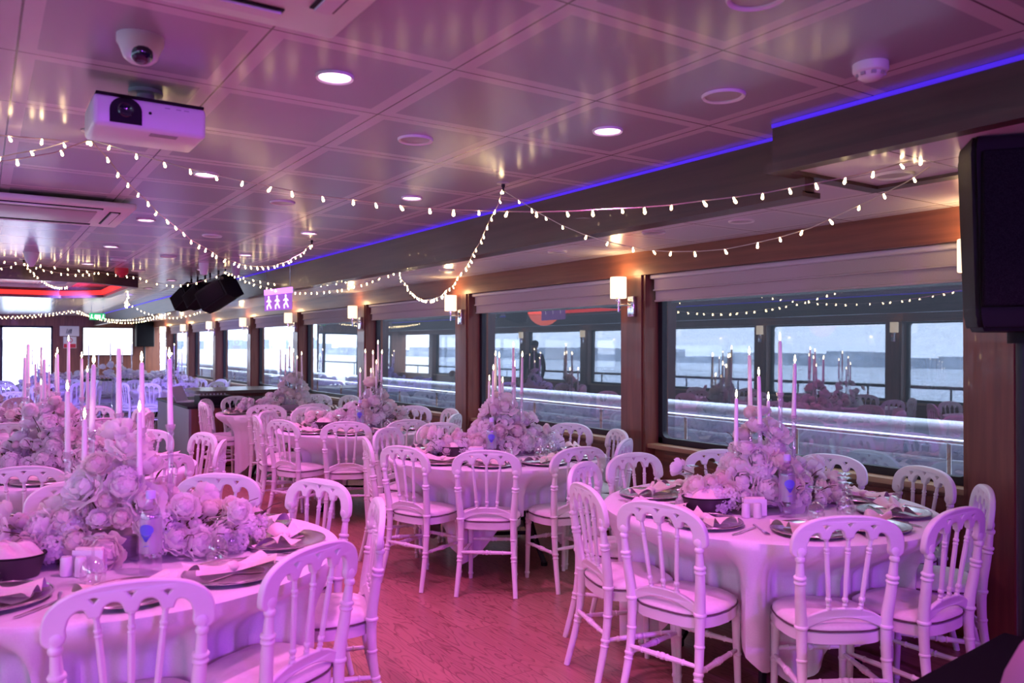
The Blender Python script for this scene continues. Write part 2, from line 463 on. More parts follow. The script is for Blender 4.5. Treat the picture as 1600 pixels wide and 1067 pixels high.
b = MB(); b.box(XL - .1, XR + .1, YN, YF, -.06, 0); struct('floor', b, M['floor'])
fl = 2 * CX - FR
b = MB(); b.box(fl, FR, YN, YF, ZC, ZC + .05); struct('ceiling', b, M['ceiling'])
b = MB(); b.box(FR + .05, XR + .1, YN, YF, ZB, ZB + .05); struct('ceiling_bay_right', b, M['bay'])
b = MB(); b.box(XL - .1, fl - .05, YN, YF, ZB, ZB + .05); struct('ceiling_bay_left', b, M['ceiling'])
for side, sg in (('right', 1), ('left', -1)):
    X = lambda d: CX + sg * (d - CX)       # mirror for the aisle side
    def bx(mb, x0, x1, y0, y1, z0, z1):
        a, c = X(x0), X(x1); mb.box(min(a, c), max(a, c), y0, y1, z0, z1)
    ys = 1.99 if side == 'right' else YN
    b = MB(); bx(b, FR, FR + .06, ys, YF, 2.165, ZC + .03); bx(b, FR - .015, FR + .1, ys, YF, 2.150, 2.172)
    struct('trim_fascia_' + side, b, M['wood_dark'])
    b = MB(); bx(b, FR - .006, FR - .001, ys, YF, ZC - .016, ZC - .002); struct('trim_led_' + side, b, M['purple_led'])
    b = MB(); bx(b, 4.24, XR + .12, YN, YF, HEAD - .02, ZB); struct('wall_head_' + side, b, M['wood_h'])
    b = MB(); bx(b, 4.36, XR + .10, YN, YF, 0, SILL - .03); bx(b, 4.345, 4.37, YN, YF, .04, .10)
    for py in PIL:
        bx(b, 4.345, 4.37, py + .25, py + 2.41, .16, .20); bx(b, 4.345, 4.37, py + .25, py + 2.41, SILL - .11, SILL - .07)
    struct('wall_' + side, b, M['wood_h'])
    b = MB(); bx(b, 4.28, XR + .10, YN, YF, SILL - .03, SILL); struct('trim_sill_' + side, b, M['sill'])
    n = 0
    for k, py in enumerate(PIL):
        b = MB(); w = .14
        bx(b, 4.26, XR + .10, py - w, py + w, 0, HEAD); bx(b, 4.245, 4.27, py - w + .03, py + w - .03, 0, HEAD - .02)
        struct('wall_pillar_' + side, b, M['wood'])
    for k, py in enumerate(PIL[:-1]):
        y0, y1 = py + .14, py + 2.66 - .14
        if side == 'right' and k < 2:
            continue                               # solid panelled wall beside the speaker
        n += 1
        wo = thing('window_%d' % (n if side == 'right' else n + 20), None, None); tag(wo, kind='structure')
        # rounded black gasket frame
        f = MB(); x0, x1 = X(4.395), X(4.45)
        outer = [(y0, SILL), (y1, SILL), (y1, HEAD), (y0, HEAD)]
        t = .045
        for a in ((y0, y1, SILL, SILL + t), (y0, y1, HEAD - t, HEAD), (y0, y0 + t, SILL, HEAD), (y1 - t, y1, SILL, HEAD)):
            f.box(min(x0, x1), max(x0, x1), *a)
        for cy, cz, sy, sz in ((y0 + t, SILL + t, 1, 1), (y1 - t, SILL + t, -1, 1), (y0 + t, HEAD - t, 1, -1), (y1 - t, HEAD - t, -1, -1)):
            r = .05
            poly = [(cy, cz)] + [(cy + sy * (r - r * sin(a)), cz + sz * (r - r * cos(a))) for a in [pi / 2 * q / 6 for q in range(7)]]
            mxx = Matrix(((0, 0, 1, 0), (1, 0, 0, 0), (0, 1, 0, 0), (0, 0, 0, 1)))
            f.prism(poly, min(x0, x1), max(x0, x1), mxx)
        f.build('frame', M['gasket'], wo)
        g = MB(); xa = X(4.425); g.box(-.003, .003, y0 + .02, y1 - .02, -(HEAD - SILL) / 2 + .01, (HEAD - SILL) / 2 - .01)
        p = g.build('pane', M['pane'], wo, (xa, 0, (HEAD + SILL) / 2)); p.rotation_euler = (0, radians(0.55 if side == 'right' else 0), 0)
# panelled wall beside the loudspeaker
b = MB(); b.box(4.30, XR + .08, YN, 1.88, 0, HEAD - .02)
for k in range(9):
    b.box(4.285, 4.31, YN + .72 * k, YN + .72 * k + .69, .1, HEAD - .06)
struct('wall_panel_right', b, M['wood'])
b = MB(); b.box(XL - .1, XR + .1, YN - .1, YN, 0, ZC); struct('wall_near', b, M['wood_dark'])
# far end wall: glazed on the aisle side, panelled on the screen side
b = MB(); b.box(1.72, XR + .1, YF, YF + .12, 0, ZC); b.box(XL - .1, -3.2, YF, YF + .12, 0, ZC); b.box(-3.2, 1.72, YF, YF + .12, 2.12, ZC)
b.box(-3.2, 1.72, YF, YF + .12, 0, .08)
struct('wall_far', b, M['wood'])
for k in range(4):
    x0 = -3.2 + k * 1.23
    d = thing('door_%d' % (k + 1), None, None); tag(d, kind='structure')
    f = MB()
    for a in ((x0, x0 + .05, .08, 2.12), (x0 + 1.18, x0 + 1.23, .08, 2.12), (x0, x0 + 1.23, .08, .18), (x0, x0 + 1.23, 2.06, 2.12)):
        f.box(a[0], a[1], YF + .02, YF + .08, a[2], a[3])
    f.build('frame', M['black_metal'] if k % 2 else M['wood_dark'], d)
    MB().box(x0 + .05, x0 + 1.18, YF + .045, YF + .055, .18, 2.06).build('pane', M['pane_far'], d)
# lowered box beside the loudspeaker: dark fascia, underside in the lightened bay tile
b = MB(); b.box(2.58, 2.62, YN, 2.02, 2.25, ZC); b.box(2.621, 3.25, 1.98, 2.0195, 2.26, ZC - .021); b.box(2.555, 2.62, YN, 2.035, 2.225, 2.26); b.box(2.621, 3.28, 1.97, 2.034, 2.226, 2.259); b.box(3.21, 3.279, YN, 1.969, 2.227, 2.28)
struct('trim_box_fascia', b, M['wood_dark'])
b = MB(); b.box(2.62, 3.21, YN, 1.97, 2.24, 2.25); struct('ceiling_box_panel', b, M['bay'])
b = MB(); b.box(2.573, 2.579, YN, 2.02, ZC - .017, ZC - .002); struct('trim_box_led', b, M['purple_led'])

# red-lit ring over the dance floor
b = MB(); x0, x1, y0, y1, c = -.95, 1.62, 10.1, 13.7, .55
out = [(x0 + c, y0), (x1 - c, y0), (x1, y0 + c), (x1, y1 - c), (x1 - c, y1), (x0 + c, y1), (x0, y1 - c), (x0, y0 + c)]
def inset(poly, d):
    mx_, my_ = (x0 + x1) / 2, (y0 + y1) / 2
    return [(mx_ + (x - mx_) * (1 - d / ((x1 - x0) / 2)), my_ + (y - my_) * (1 - d / ((y1 - y0) / 2))) for x, y in poly]
inn = inset(out, .10); inn2 = inset(out, .38)
def ring(mb, A, B, z0, z1):
    n = len(A); vs = [(x, y, z) for P in (A, B) for z in (z0, z1) for x, y in P]; fs = []
    for i in range(n):
        j = (i + 1) % n
        fs += [(i, j, n + j, n + i), (2 * n + i, 3 * n + i, 3 * n + j, 2 * n + j), (i, 2 * n + i, 2 * n + j, j), (n + i, n + j, 3 * n + j, 3 * n + i)]
    mb.add(vs, fs, False)
rg = thing('ceiling_ring', 'dark dropped ring on the ceiling over the dance floor, red strip inside', 'ceiling light', (0, 0, 0))
ring(b, out, inn, 2.27, ZC); b.build('fascia', M['wood_dark'], rg)
b = MB(); ring(b, inset(out, .101), inset(out, .14), 2.31, 2.37); b.build('led_strip', M['red_led'], rg)
b = MB(); ring(b, inset(out, .55), inset(out, .62), 2.385, ZC); b.build('inner_trim', M['white_plastic'], rg)
lamp('ring_glow', 'POINT', (.4, 11.6, 2.3), 6, (1, .15, .1), size=.3)

# ------------------------------------------------------------------ outside
b = MB(); b.box(XR + .1, 5.75, YN, 40, .30, .34); struct('floor_side_deck', b, M['deck'])
b = MB(); b.box(5.42, 5.46, YN, 40, .34, .97); struct('wall_bulwark', b, M['bulwark'])
b = MB(); b.box(5.10, 5.46, YN, 40, .34, .585); struct('trim_deck_ledge', b, M['white_metal'])
hr = thing('deck_railing', 'white capped deck railing with chrome tube outside the windows', 'railing')
b = MB(); b.tube([(5.32, YN, 1.01), (5.32, 40, 1.01)], .052, 12); b.build('cap_tube', M['white_metal'], hr)
b = MB(); b.tube([(5.20, YN, .935), (5.20, 40, .935)], .022, 10); b.build('hand_tube', M['chrome'], hr)
b = MB(); b.tube([(5.40, YN, .78), (5.40, 40, .78)], .014, 8); b.build('middle_tube', M['white_metal'], hr)
for k in range(26):
    y = 1.55 + 1.15 * k
    b = MB(); b.tube([(5.20, y, .585), (5.20, y, .93)], .020, 10); b.lathe([(.045, .585), (.045, .597), (.024, .604)], 12, Matrix.Translation((5.20, y, 0)))
    b.build('post', M['chrome'], hr)
hl = thing('aisle_deck_railing', 'dark deck railing mirrored in the windows, in front of the water', 'railing')
b = MB(); b.tube([(-4.7, YN, 1.02), (-4.7, 40, 1.02)], .03, 8); b.build('hand_tube', M['black_metal'], hl)
for k in range(22):
    MB().tube([(-4.7, 1 + 1.5 * k, .3), (-4.7, 1 + 1.5 * k, 1.02)], .018, 8).build('post', M['black_metal'], hl)
b = MB(); b.box(-5.0, XL - .1, YN, 40, .26, .32); struct('floor_aisle_deck', b, M['deck'])
b = MB(); b.box(7.0, 7.6, -14, 19.2, -1.3, 3.1); struct('wall_added_dark', b, M['hull'])  # guessed dark surface, added so the near windows look out on darkness
b = MB(); b.box(-900, 900, -300, 1500, -1.35, -1.3); struct('ground_water', b, M['water'])
b = MB(); random.seed(5)
for sgn, xx in ((-1, -330), (1, 420)):
    y = -250
    while y < 900:
        w = random.uniform(8, 30); h = random.uniform(2, 7)
        b.box(xx, xx + 25, y, y + w, -1.3, h); y += w
x = -330
while x < 420:
    w = random.uniform(10, 34); h = random.uniform(5, 12); b.box(x, x + w, 880, 905, -1.3, h); x += w
struct('hill_shore', b, M['shore'])

# ------------------------------------------------------------------ blinds and wall lamps
WN = ['beside the black loudspeaker', 'second from the loudspeaker', 'third from the loudspeaker', 'fourth from the loudspeaker', 'fifth from the loudspeaker', 'sixth from the loudspeaker', 'seventh from the loudspeaker', 'eighth from the loudspeaker', 'ninth from the loudspeaker']
for k, py in enumerate(PIL[2:-1]):
    y0, y1 = py + .16, py + 2.5
    r = thing('roller_blind', 'raised grey roller blind over the window ' + WN[k], 'blind', (4.33, 0, 0), 0, 'roller blinds over the windows')
    b = MB(); b.bbox(-.045, .055, y0, y1, 2.065, 2.10, .012); b.build('cassette', M['blind_case'], r)
    b = MB(); b.box(-.015, -.005, y0 + .02, y1 - .02, 1.985, 2.07); b.box(.0, .01, y0 + .02, y1 - .02, 1.90, 1.99); b.build('blind_fabric', M['blind'], r)
    b = MB(); b.bbox(-.022, .004, y0 + .01, y1 - .01, 1.975, 1.987, .004); b.bbox(-.006, .016, y0 + .01, y1 - .01, 1.892, 1.907, .004); b.build('bottom_bar', M['blind'], r)


def make_sconce():
    t = thing('wall_sconce', 'x', 'wall lamp')
    # local: wall behind at +X side, room towards -X
    b = MB(); b.bbox(-.03, 0, -.035, .035, -.19, -.03, .006); b.build('back_plate', M['chrome'], t)
    b = MB(); b.tube([(-.03, 0, -.10), (-.10, .04, -.10), (-.10, .06, -.10)], .007, 8); b.tube([(-.10, .06, -.15), (-.10, .06, -.06)], .008, 8); b.build('arm', M['chrome'], t)
    b = MB(); b.lathe([(.02, -.07), (.02, -.045), (.03, -.04)], 12, Matrix.Translation((-.10, .06, 0))); b.build('lamp_holder', M['chrome'], t)
    prof = [(.062, -.045), (.064, -.04), (.064, .115), (.062, .12), (.058, .12), (.058, -.045)]
    b = MB(); b.lathe(prof, 24, Matrix.Translation((-.10, .06, 0)), cap=False)
    b.build('lamp_shade', M['shade'], t)
    b = MB(); b.ball((-.10, .06, .02), .022); b.build('lamp_bulb', M['bulb'], t)
    return t


sc = make_sconce(); remember(sc)
for k, py in enumerate(PIL[2:]):
    if k > 8: break
    dup(sc, (4.245, py - .02, 1.97), 0, 'lit cream drum wall lamp on the %s' % ('wooden pillar behind the loudspeaker' if k == 0 else '%s window pillar from the loudspeaker' % ORD[k]), 'wall lamps on the window pillars', FIRST)
    lamp('sconce_light', 'POINT', (4.12, py + .04, 2.12), 2.4, (1, .62, .28), size=.04)
for k, py in enumerate(PIL[2:9]):
    o = dup(sc, (CX - (4.245 - CX), py - .02, 1.97), pi, 'lit cream wall lamp of the aisle side, mirrored in the windows', 'wall lamps mirrored in the windows', FIRST)

# ------------------------------------------------------------------ ceiling fittings
def make_downlight(name, disc, r=.062):
    t = thing(name, 'x', 'ceiling light')
    b = MB(); b.lathe([(r * .80, .0), (r * .82, -.006), (r * .95, -.010), (r, -.004), (r, 0)], 28, cap=False); b.build('trim_ring', M['white_plastic'], t)
    b = MB(); b.lathe([(.001, -.003), (r * .5, -.003), (r * .81, -.002)], 28, cap=False); b.build('diffuser', disc, t)
    return t


dl = make_downlight('lit_downlight', M['lit_disc']); remember(dl)
du = make_downlight('ceiling_speaker', M['unlit_disc'], .075); remember(du)
b = MB()
ROWN = {0.95: 'row nearer the projector', 2.10: 'row nearer the windows'}
for xx in (0.95, 2.10):
    for k in range(9):
        yy = .70 + 1.745 * k
        dup(dl, (xx, yy, ZC), 0, 'lit pink ceiling downlight, %s in the %s' % (ORD[k], ROWN[xx]), 'lit pink downlights', FIRST)
        lamp('downlight_beam', 'SPOT', (xx, yy, ZC - .02), (3 if xx > 2 and 9 < yy < 10 else 72) if yy < 11 else 26, PINK if yy < 10 else (.7, .3, 1), (xx, yy, 0), 118, .8, .05)
for k in range(4):
    lamp('downlight_beam', 'SPOT', (-1.4, 1.5 + 3.2 * k, ZC - .02), 85, PINK, (-1.4, 1.5 + 3.2 * k, 0), 125, .8, .05)
for k, (xx, yy) in enumerate([(1.52, 3.0), (1.52, 4.76), (1.52, 6.5), (1.52, 8.24), (1.16, 8.82), (1.52, 9.98), (2.14, 1.88), (1.6, 1.30)]):
    dup(du, (xx, yy, ZC), 0, ('unlit round ceiling speaker, %s along the middle row' % ORD[k]) if k < 6 else ('unlit round white fitting beside the smoke detector' if k == 6 else 'unlit round fitting at the top edge near the air conditioner'), 'unlit round ceiling fittings', FIRST)
for k, (xx, yy, zz) in enumerate([(3.05, 1.80, 2.24), (3.68, 3.1, ZB), (3.58, 3.72, ZB), (3.70, 4.9, ZB), (3.70, 6.65, ZB), (3.70, 8.4, ZB)]):
    dup(du, (xx, yy, zz), 0, 'unlit round fitting in the window bay ceiling, %s from the loudspeaker' % ORD[k], 'unlit round bay ceiling fittings', FIRST)


def cassette_ac(loc, label):
    t = thing('air_conditioner', label, 'air conditioner', loc)
    h = .44
    b = MB(); b.bbox(-h, h, -h, h, -.035, 0, .012); b.build('panel', M['white_plastic'], t)
    b = MB(); b.bbox(-.25, .25, -.25, .25, -.045, -.033, .008); b.build('intake_grille', M['grey_plastic'], t)
    for q in range(4):
        mx = Matrix.Rotation(q * pi / 2, 4, 'Z')
        MB().box(-.27, .27, .315, .375, -.039, -.0345, mx).build('slot', M['black'], t)
        MB().box(-.265, .265, .325, .365, -.046, -.040, mx).build('louver', M['white_plastic'], t)
    return t


cassette_ac((.34, 1.58, ZC - .022), 'white square ceiling air conditioner cut by the top edge')
cassette_ac((.34, 5.62, ZC - .022), 'white square ceiling air conditioner behind the projector')
cassette_ac((-.2, 16.2, ZC - .022), 'white square ceiling air conditioner beyond the red ring')

# projector
t = thing('projector', 'white ceiling projector with a black arched lens window', 'projector', (.47, 2.95, ZC))
b = MB(); b.lathe([(.055, 0), (.055, -.012), (.028, -.014), (.028, -.05), (.05, -.052), (.05, -.062)], 20); b.build('ceiling_mount', M['grey_plastic'], t)
b = MB(); b.bbox(-.172, .172, -.12, .13, -.165, -.062, .016); b.build('body', M['white_plastic'], t)
b = MB(); b.bbox(-.165, .165, -.122, .13, -.066, -.056, .004); b.bbox(-.04, .07, -.06, .06, -.060, -.048, .004); b.build('base_plate', M['black'], t)
arch = [(-.125, -.150), (-.03, -.150)] + [(-.0775 + .0475 * cos(a), -.108 + .042 * sin(a)) for a in [pi * q / 14 for q in range(15)]]
mx = Matrix(((1, 0, 0, 0), (0, 0, 1, 0), (0, 1, 0, 0), (0, 0, 0, 1)))
b = MB(); b.prism(arch, -.1245, -.11, mx); b.build('lens_window', M['black'], t)
mxl = Matrix.Translation((-.079, -.125, -.108)) @ Matrix.Rotation(pi / 2, 4, 'X')
b = MB(); b.lathe([(.012, .0), (.022, .0), (.024, .004), (.020, .007), (.014, .003), (.001, .002)], 22, mxl); b.build('lens', M['lens'], t)
b = MB(); b.lathe([(.005, 0), (.005, .002)], 12, Matrix.Translation((-.005, -.1195, -.105)) @ Matrix.Rotation(pi / 2, 4, 'X')); b.build('sensor', M['black'], t)
b = MB()
for xx in (.04, .075, .10): b.box(xx, xx + .016, -.1215, -.12, -.082, -.079)
b.build('printed_mark', M['grey_plastic'], t)
b = MB()
for q in range(7): b.box(0, .085, -.1 + q * .006, -.097 + q * .006, -.1665, -.164)
b.build('vent', M['grey_plastic'], t)

t = thing('security_camera', 'white dome security camera on the ceiling above the projector', 'security camera', (.375, 2.44, ZC))
b = MB(); b.lathe([(.062, 0), (.062, -.018), (.055, -.03), (.044, -.06), (.03, -.072), (.001, -.076)], 24); b.build('housing', M['white_plastic'], t)
b = MB(); b.ball((.0, -.02, -.05), .033, 16, 12); b.build('lens_ball', M['lens'], t)

t = thing('smoke_detector', 'white round smoke detector on the ceiling near the dark fascia', 'smoke detector', (2.28, 1.42, ZC))
b = MB(); b.lathe([(.052, 0), (.052, -.022), (.048, -.028), (.044, -.030)], 26); b.build('base', M['white_plastic'], t)
b = MB(); b.lathe([(.040, -.03), (.036, -.042), (.024, -.05), (.001, -.052)], 26); b.build('sensor_cap', M['white_plastic'], t)
b = MB()
for q in range(8): b.box(.030, .043, -.007, .007, -.040, -.031, Matrix.Rotation(q * pi / 4, 4, 'Z'))
b.build('vent', M['grey_plastic'], t)
t = thing('smoke_detector', 'pale conical detector on the ceiling beyond the air conditioner', 'smoke detector', (.40, 8.6, ZC))
b = MB(); b.lathe([(.06, 0), (.06, -.03), (.05, -.07), (.02, -.13), (.001, -.135)], 20); b.build('housing', M['white_plastic'], t)
b = MB(); b.lathe([(.066, 0), (.066, -.012)], 20); b.build('base', M['white_plastic'], t)
t = thing('fire_sounder', 'red round fire sounder at the end of the dark ceiling ring', 'alarm', (1.32, 9.8, ZC))
b = MB(); b.lathe([(.07, 0), (.07, -.05), (.05, -.075), (.03, -.08)], 20); b.build('housing', M['red'], t)
b = MB(); b.lathe([(.028, -.079), (.028, -.10), (.001, -.105)], 16); b.build('horn_cap', M['red'], t)
for xx, yy, lb in ((1.95, 8.7, 'white tapered detector hanging from the ceiling by the dark fascia'), (2.25, 8.6, 'dark tapered fitting next to the white detector by the fascia')):
    o = MB().lathe([(.05, 0), (.05, -.03), (.035, -.12), (.001, -.13)], 18).build('smoke_detector', M['white_plastic'] if xx < 2 else M['grey_plastic'], None, (xx, yy, ZC)); tag(o, lb, 'smoke detector')

# ------------------------------------------------------------------ string lights
BULB = MB().lathe([(.002, .0), (.004, -.004), (.0055, -.014), (.008, -.026), (.007, -.034), (.001, -.039)], 10).mesh('bulb', M['bulb'])


def string_lights(label, legs, step, group='fairy light strings under the ceiling', cluster=1, z_off=0.0):
    root = thing('string_lights', label, 'string lights', (0, 0, 0), 0, group)
    wire = []
    for (p, q, sag) in legs:
        p, q = Vector(p), Vector(q); n = max(6, int((q - p).length / .12))
        for i in range(n + 1):
            u = i / n; c = p.lerp(q, u); c.z -= sag * 4 * u * (1 - u)
            c.x += .008 * sin(i * 2.1); c.y += .008 * cos(i * 1.7)
            if not wire or (c - wire[-1]).length > .01: wire.append(c)
    MB().tube(wire, .0022, 5).build('wire', M['wire'], root)
    acc = 0; cnt = 0
    for a, c in zip(wire, wire[1:]):
        d = (c - a).length
        while acc < d and cnt < 98:
            pt = a.lerp(c, acc / d)
            o = put(BULB, 'bulb', root, pt); o.rotation_euler = (random.uniform(-.5, .5), random.uniform(-.5, .5), 0)
            s_ = .55 + .15 * random.random(); o.scale = (s_, s_, s_)
            acc += step * random.uniform(.75, 1.25); cnt += 1
        acc -= d
    return root


A0, A1, A2, A3, A4 = (.37, 3.61, 2.385), (2.32, 3.55, 2.385), (2.25, 6.29, 2.385), (2.28, 9.15, 2.385), (.37, 9.31, 2.385)
B1 = (3.28, 6.83, 2.265)
string_lights('fairy light string running from the projector hook to the loudspeaker', [(A0, (2.95, 1.58, 2.26), .25)], .105)
string_lights('fairy light string sagging from the middle hook to the loudspeaker', [(A1, (3.05, 1.62, 2.26), .34)], .125)
string_lights('fairy light string in a deep loop from middle hook to window bay', [(A1, B1, .42), (B1, A3, .22)], .085)
string_lights('fairy light string from the projector hook towards the far dark speakers', [(A0, A2, .33), (A2, (2.3, 6.5, 2.38), .0)], .10)
string_lights('short fairy light string leaving the projector hook over the aisle', [(A0, (-.55, 3.75, 2.36), .13), ((.30, 3.66, 2.38), (-.4, 4.4, 2.36), .05)], .14)
string_lights('fairy light string between far hook and the red ring', [(A3, (1.55, 10.2, 2.36), .12), (A4, (1.0, 12.2, 2.36), .10)], .13)
string_lights('fairy light string along the ceiling edge of the air conditioner side', [(A4, (-.5, 9.0, 2.38), .1), (A4, (1.1, 10.0, 2.38), .06)], .11)
string_lights('long fairy light garland before the far wall, upper row', [((-1.5, 20.5, 2.30), (1.7, 20.0, 2.34), .14), ((1.7, 20.0, 2.34), (3.4, 17.8, 2.30), .20)], .075)
string_lights('long fairy light garland before the far wall, lower row', [((-1.2, 19.6, 2.28), (1.75, 19.0, 2.30), .16), ((1.75, 19.0, 2.30), (3.2, 16.4, 2.28), .26)], .075)
string_lights('fairy light garland hanging beside the dark ceiling speakers', [((1.7, 12.0, 2.38), (2.0, 14.4, 2.28), .16), ((2.0, 14.4, 2.28), (3.4, 14.8, 2.25), .22)], .07)
string_lights('fairy light string past the lit purple sign', [(A3, (3.3, 8.0, 2.26), .10)], .09)
for k, p in enumerate((A0, A1, A2, A3, A4)):
    t = thing('ceiling_hook', 'small dark sprinkler hook holding fairy lights, ' + ('by the projector', 'centre of the ceiling', 'beside the third lit downlight', 'before the dark speakers', 'beyond the air conditioner')[k], 'hook', (p[0], p[1], ZC), 0)
    b = MB(); b.lathe([(.035, 0), (.035, -.004), (.012, -.006)], 16); b.build('rose_plate', M['grey_plastic'], t)
    b = MB(); b.lathe([(.010, -.004), (.010, -.02), (.006, -.024), (.006, -.04), (.013, -.042), (.013, -.045)], 12); b.build('stem', M['black_metal'], t)

# ------------------------------------------------------------------ chairs
def scurve(pts, n=8):
    """smooth polyline through points (Catmull-Rom)"""
    P = [Vector(p) for p in pts]; out = []
    for i in range(len(P) - 1):
        a, b_, c, d = P[max(i - 1, 0)], P[i], P[i + 1], P[min(i + 2, len(P) - 1)]
        for k in range(n):
            t = k / n
            out.append(.5 * ((2 * b_) + (c - a) * t + (2 * a - 5 * b_ + 4 * c - d) * t * t + (-a + 3 * b_ - 3 * c + d) * t ** 3))
    out.append(P[-1]); return out


def turned(path, base, rings, seg=10):
    """turned rod: path points, base radius function of 0..1, rings [(position, extra radius, half width)]"""
    pts = scurve(path, 10); L = [0]
    for a, c in zip(pts, pts[1:]): L.append(L[-1] + (c - a).length)
    T = L[-1]; ts = sorted(set([l / T for l in L] + [min(1, max(0, r[0] + d * r[2])) for r in rings for d in (-1.05, -.8, -.4, 0, .4, .8, 1.05)]))
    P = []; R = []
    for t in ts:
        l = t * T; i = 0
        while i < len(L) - 2 and L[i + 1] < l: i += 1
        u = (l - L[i]) / max(1e-9, L[i + 1] - L[i]); P.append(pts[i].lerp(pts[i + 1], u))
        r = base(t)
        for c, e, w in rings:
            q = abs(t - c) / w
            if q < 1: r = max(r, base(c) + e * math.sqrt(max(0, 1 - q * q)))
        R.append(r)
    return P, R


def rail_loops():
    top = []
    n = 40
    for i in range(n + 1):
        a = pi - pi * i / n
        x = .214 * math.copysign(abs(cos(a)) ** .82, cos(a)); z = .775 + .128 * abs(sin(a)) ** .72
        top.append((x, z))
    # right scroll end, then the scalloped lower edge from right to left, then left scroll end
    def scroll(sg):
        return [(sg * .212, .762), (sg * .203, .752), (sg * .190, .748), (sg * .176, .752), (sg * .167, .760), (sg * .163, .771), (sg * .165, .782)]
    low = []
    xs = [.165, .092, 0, -.092, -.165]; zs = [.795, .822, .826, .822, .795]
    for i in range(4):
        xa, xb, za, zb = xs[i], xs[i + 1], zs[i], zs[i + 1]
        w = .010 if i else .0
        for k in range(9):
            u = k / 8; x = xa - (.011 if i > 0 else 0) + (xb + (.011 if i < 3 else 0) - (xa - (.011 if i > 0 else 0))) * u
            z = za + (zb - za) * u + .036 * math.sqrt(max(0, 1 - (2 * u - 1) ** 2))
            low.append((x, z))
    outer = top + scroll(1) + low + scroll(-1)[::-1]
    holes = []
    for x, z in ((.092, .868), (0, .876), (-.092, .868)):
        holes.append([(x - .023, z + .008 - abs(x) * .04), (x, z - .022), (x + .023, z + .008 - abs(x) * .04), (x, z + .010)])
    return [outer] + holes


MXZ = Matrix(((1, 0, 0, 0), (0, 0, -1, 0), (0, 1, 0, 0), (0, 0, 0, 1)))   # outline xy -> xz


def tilt_y(me, f):
    for v in me.vertices: v.co.y += f(v.co.x, v.co.z)


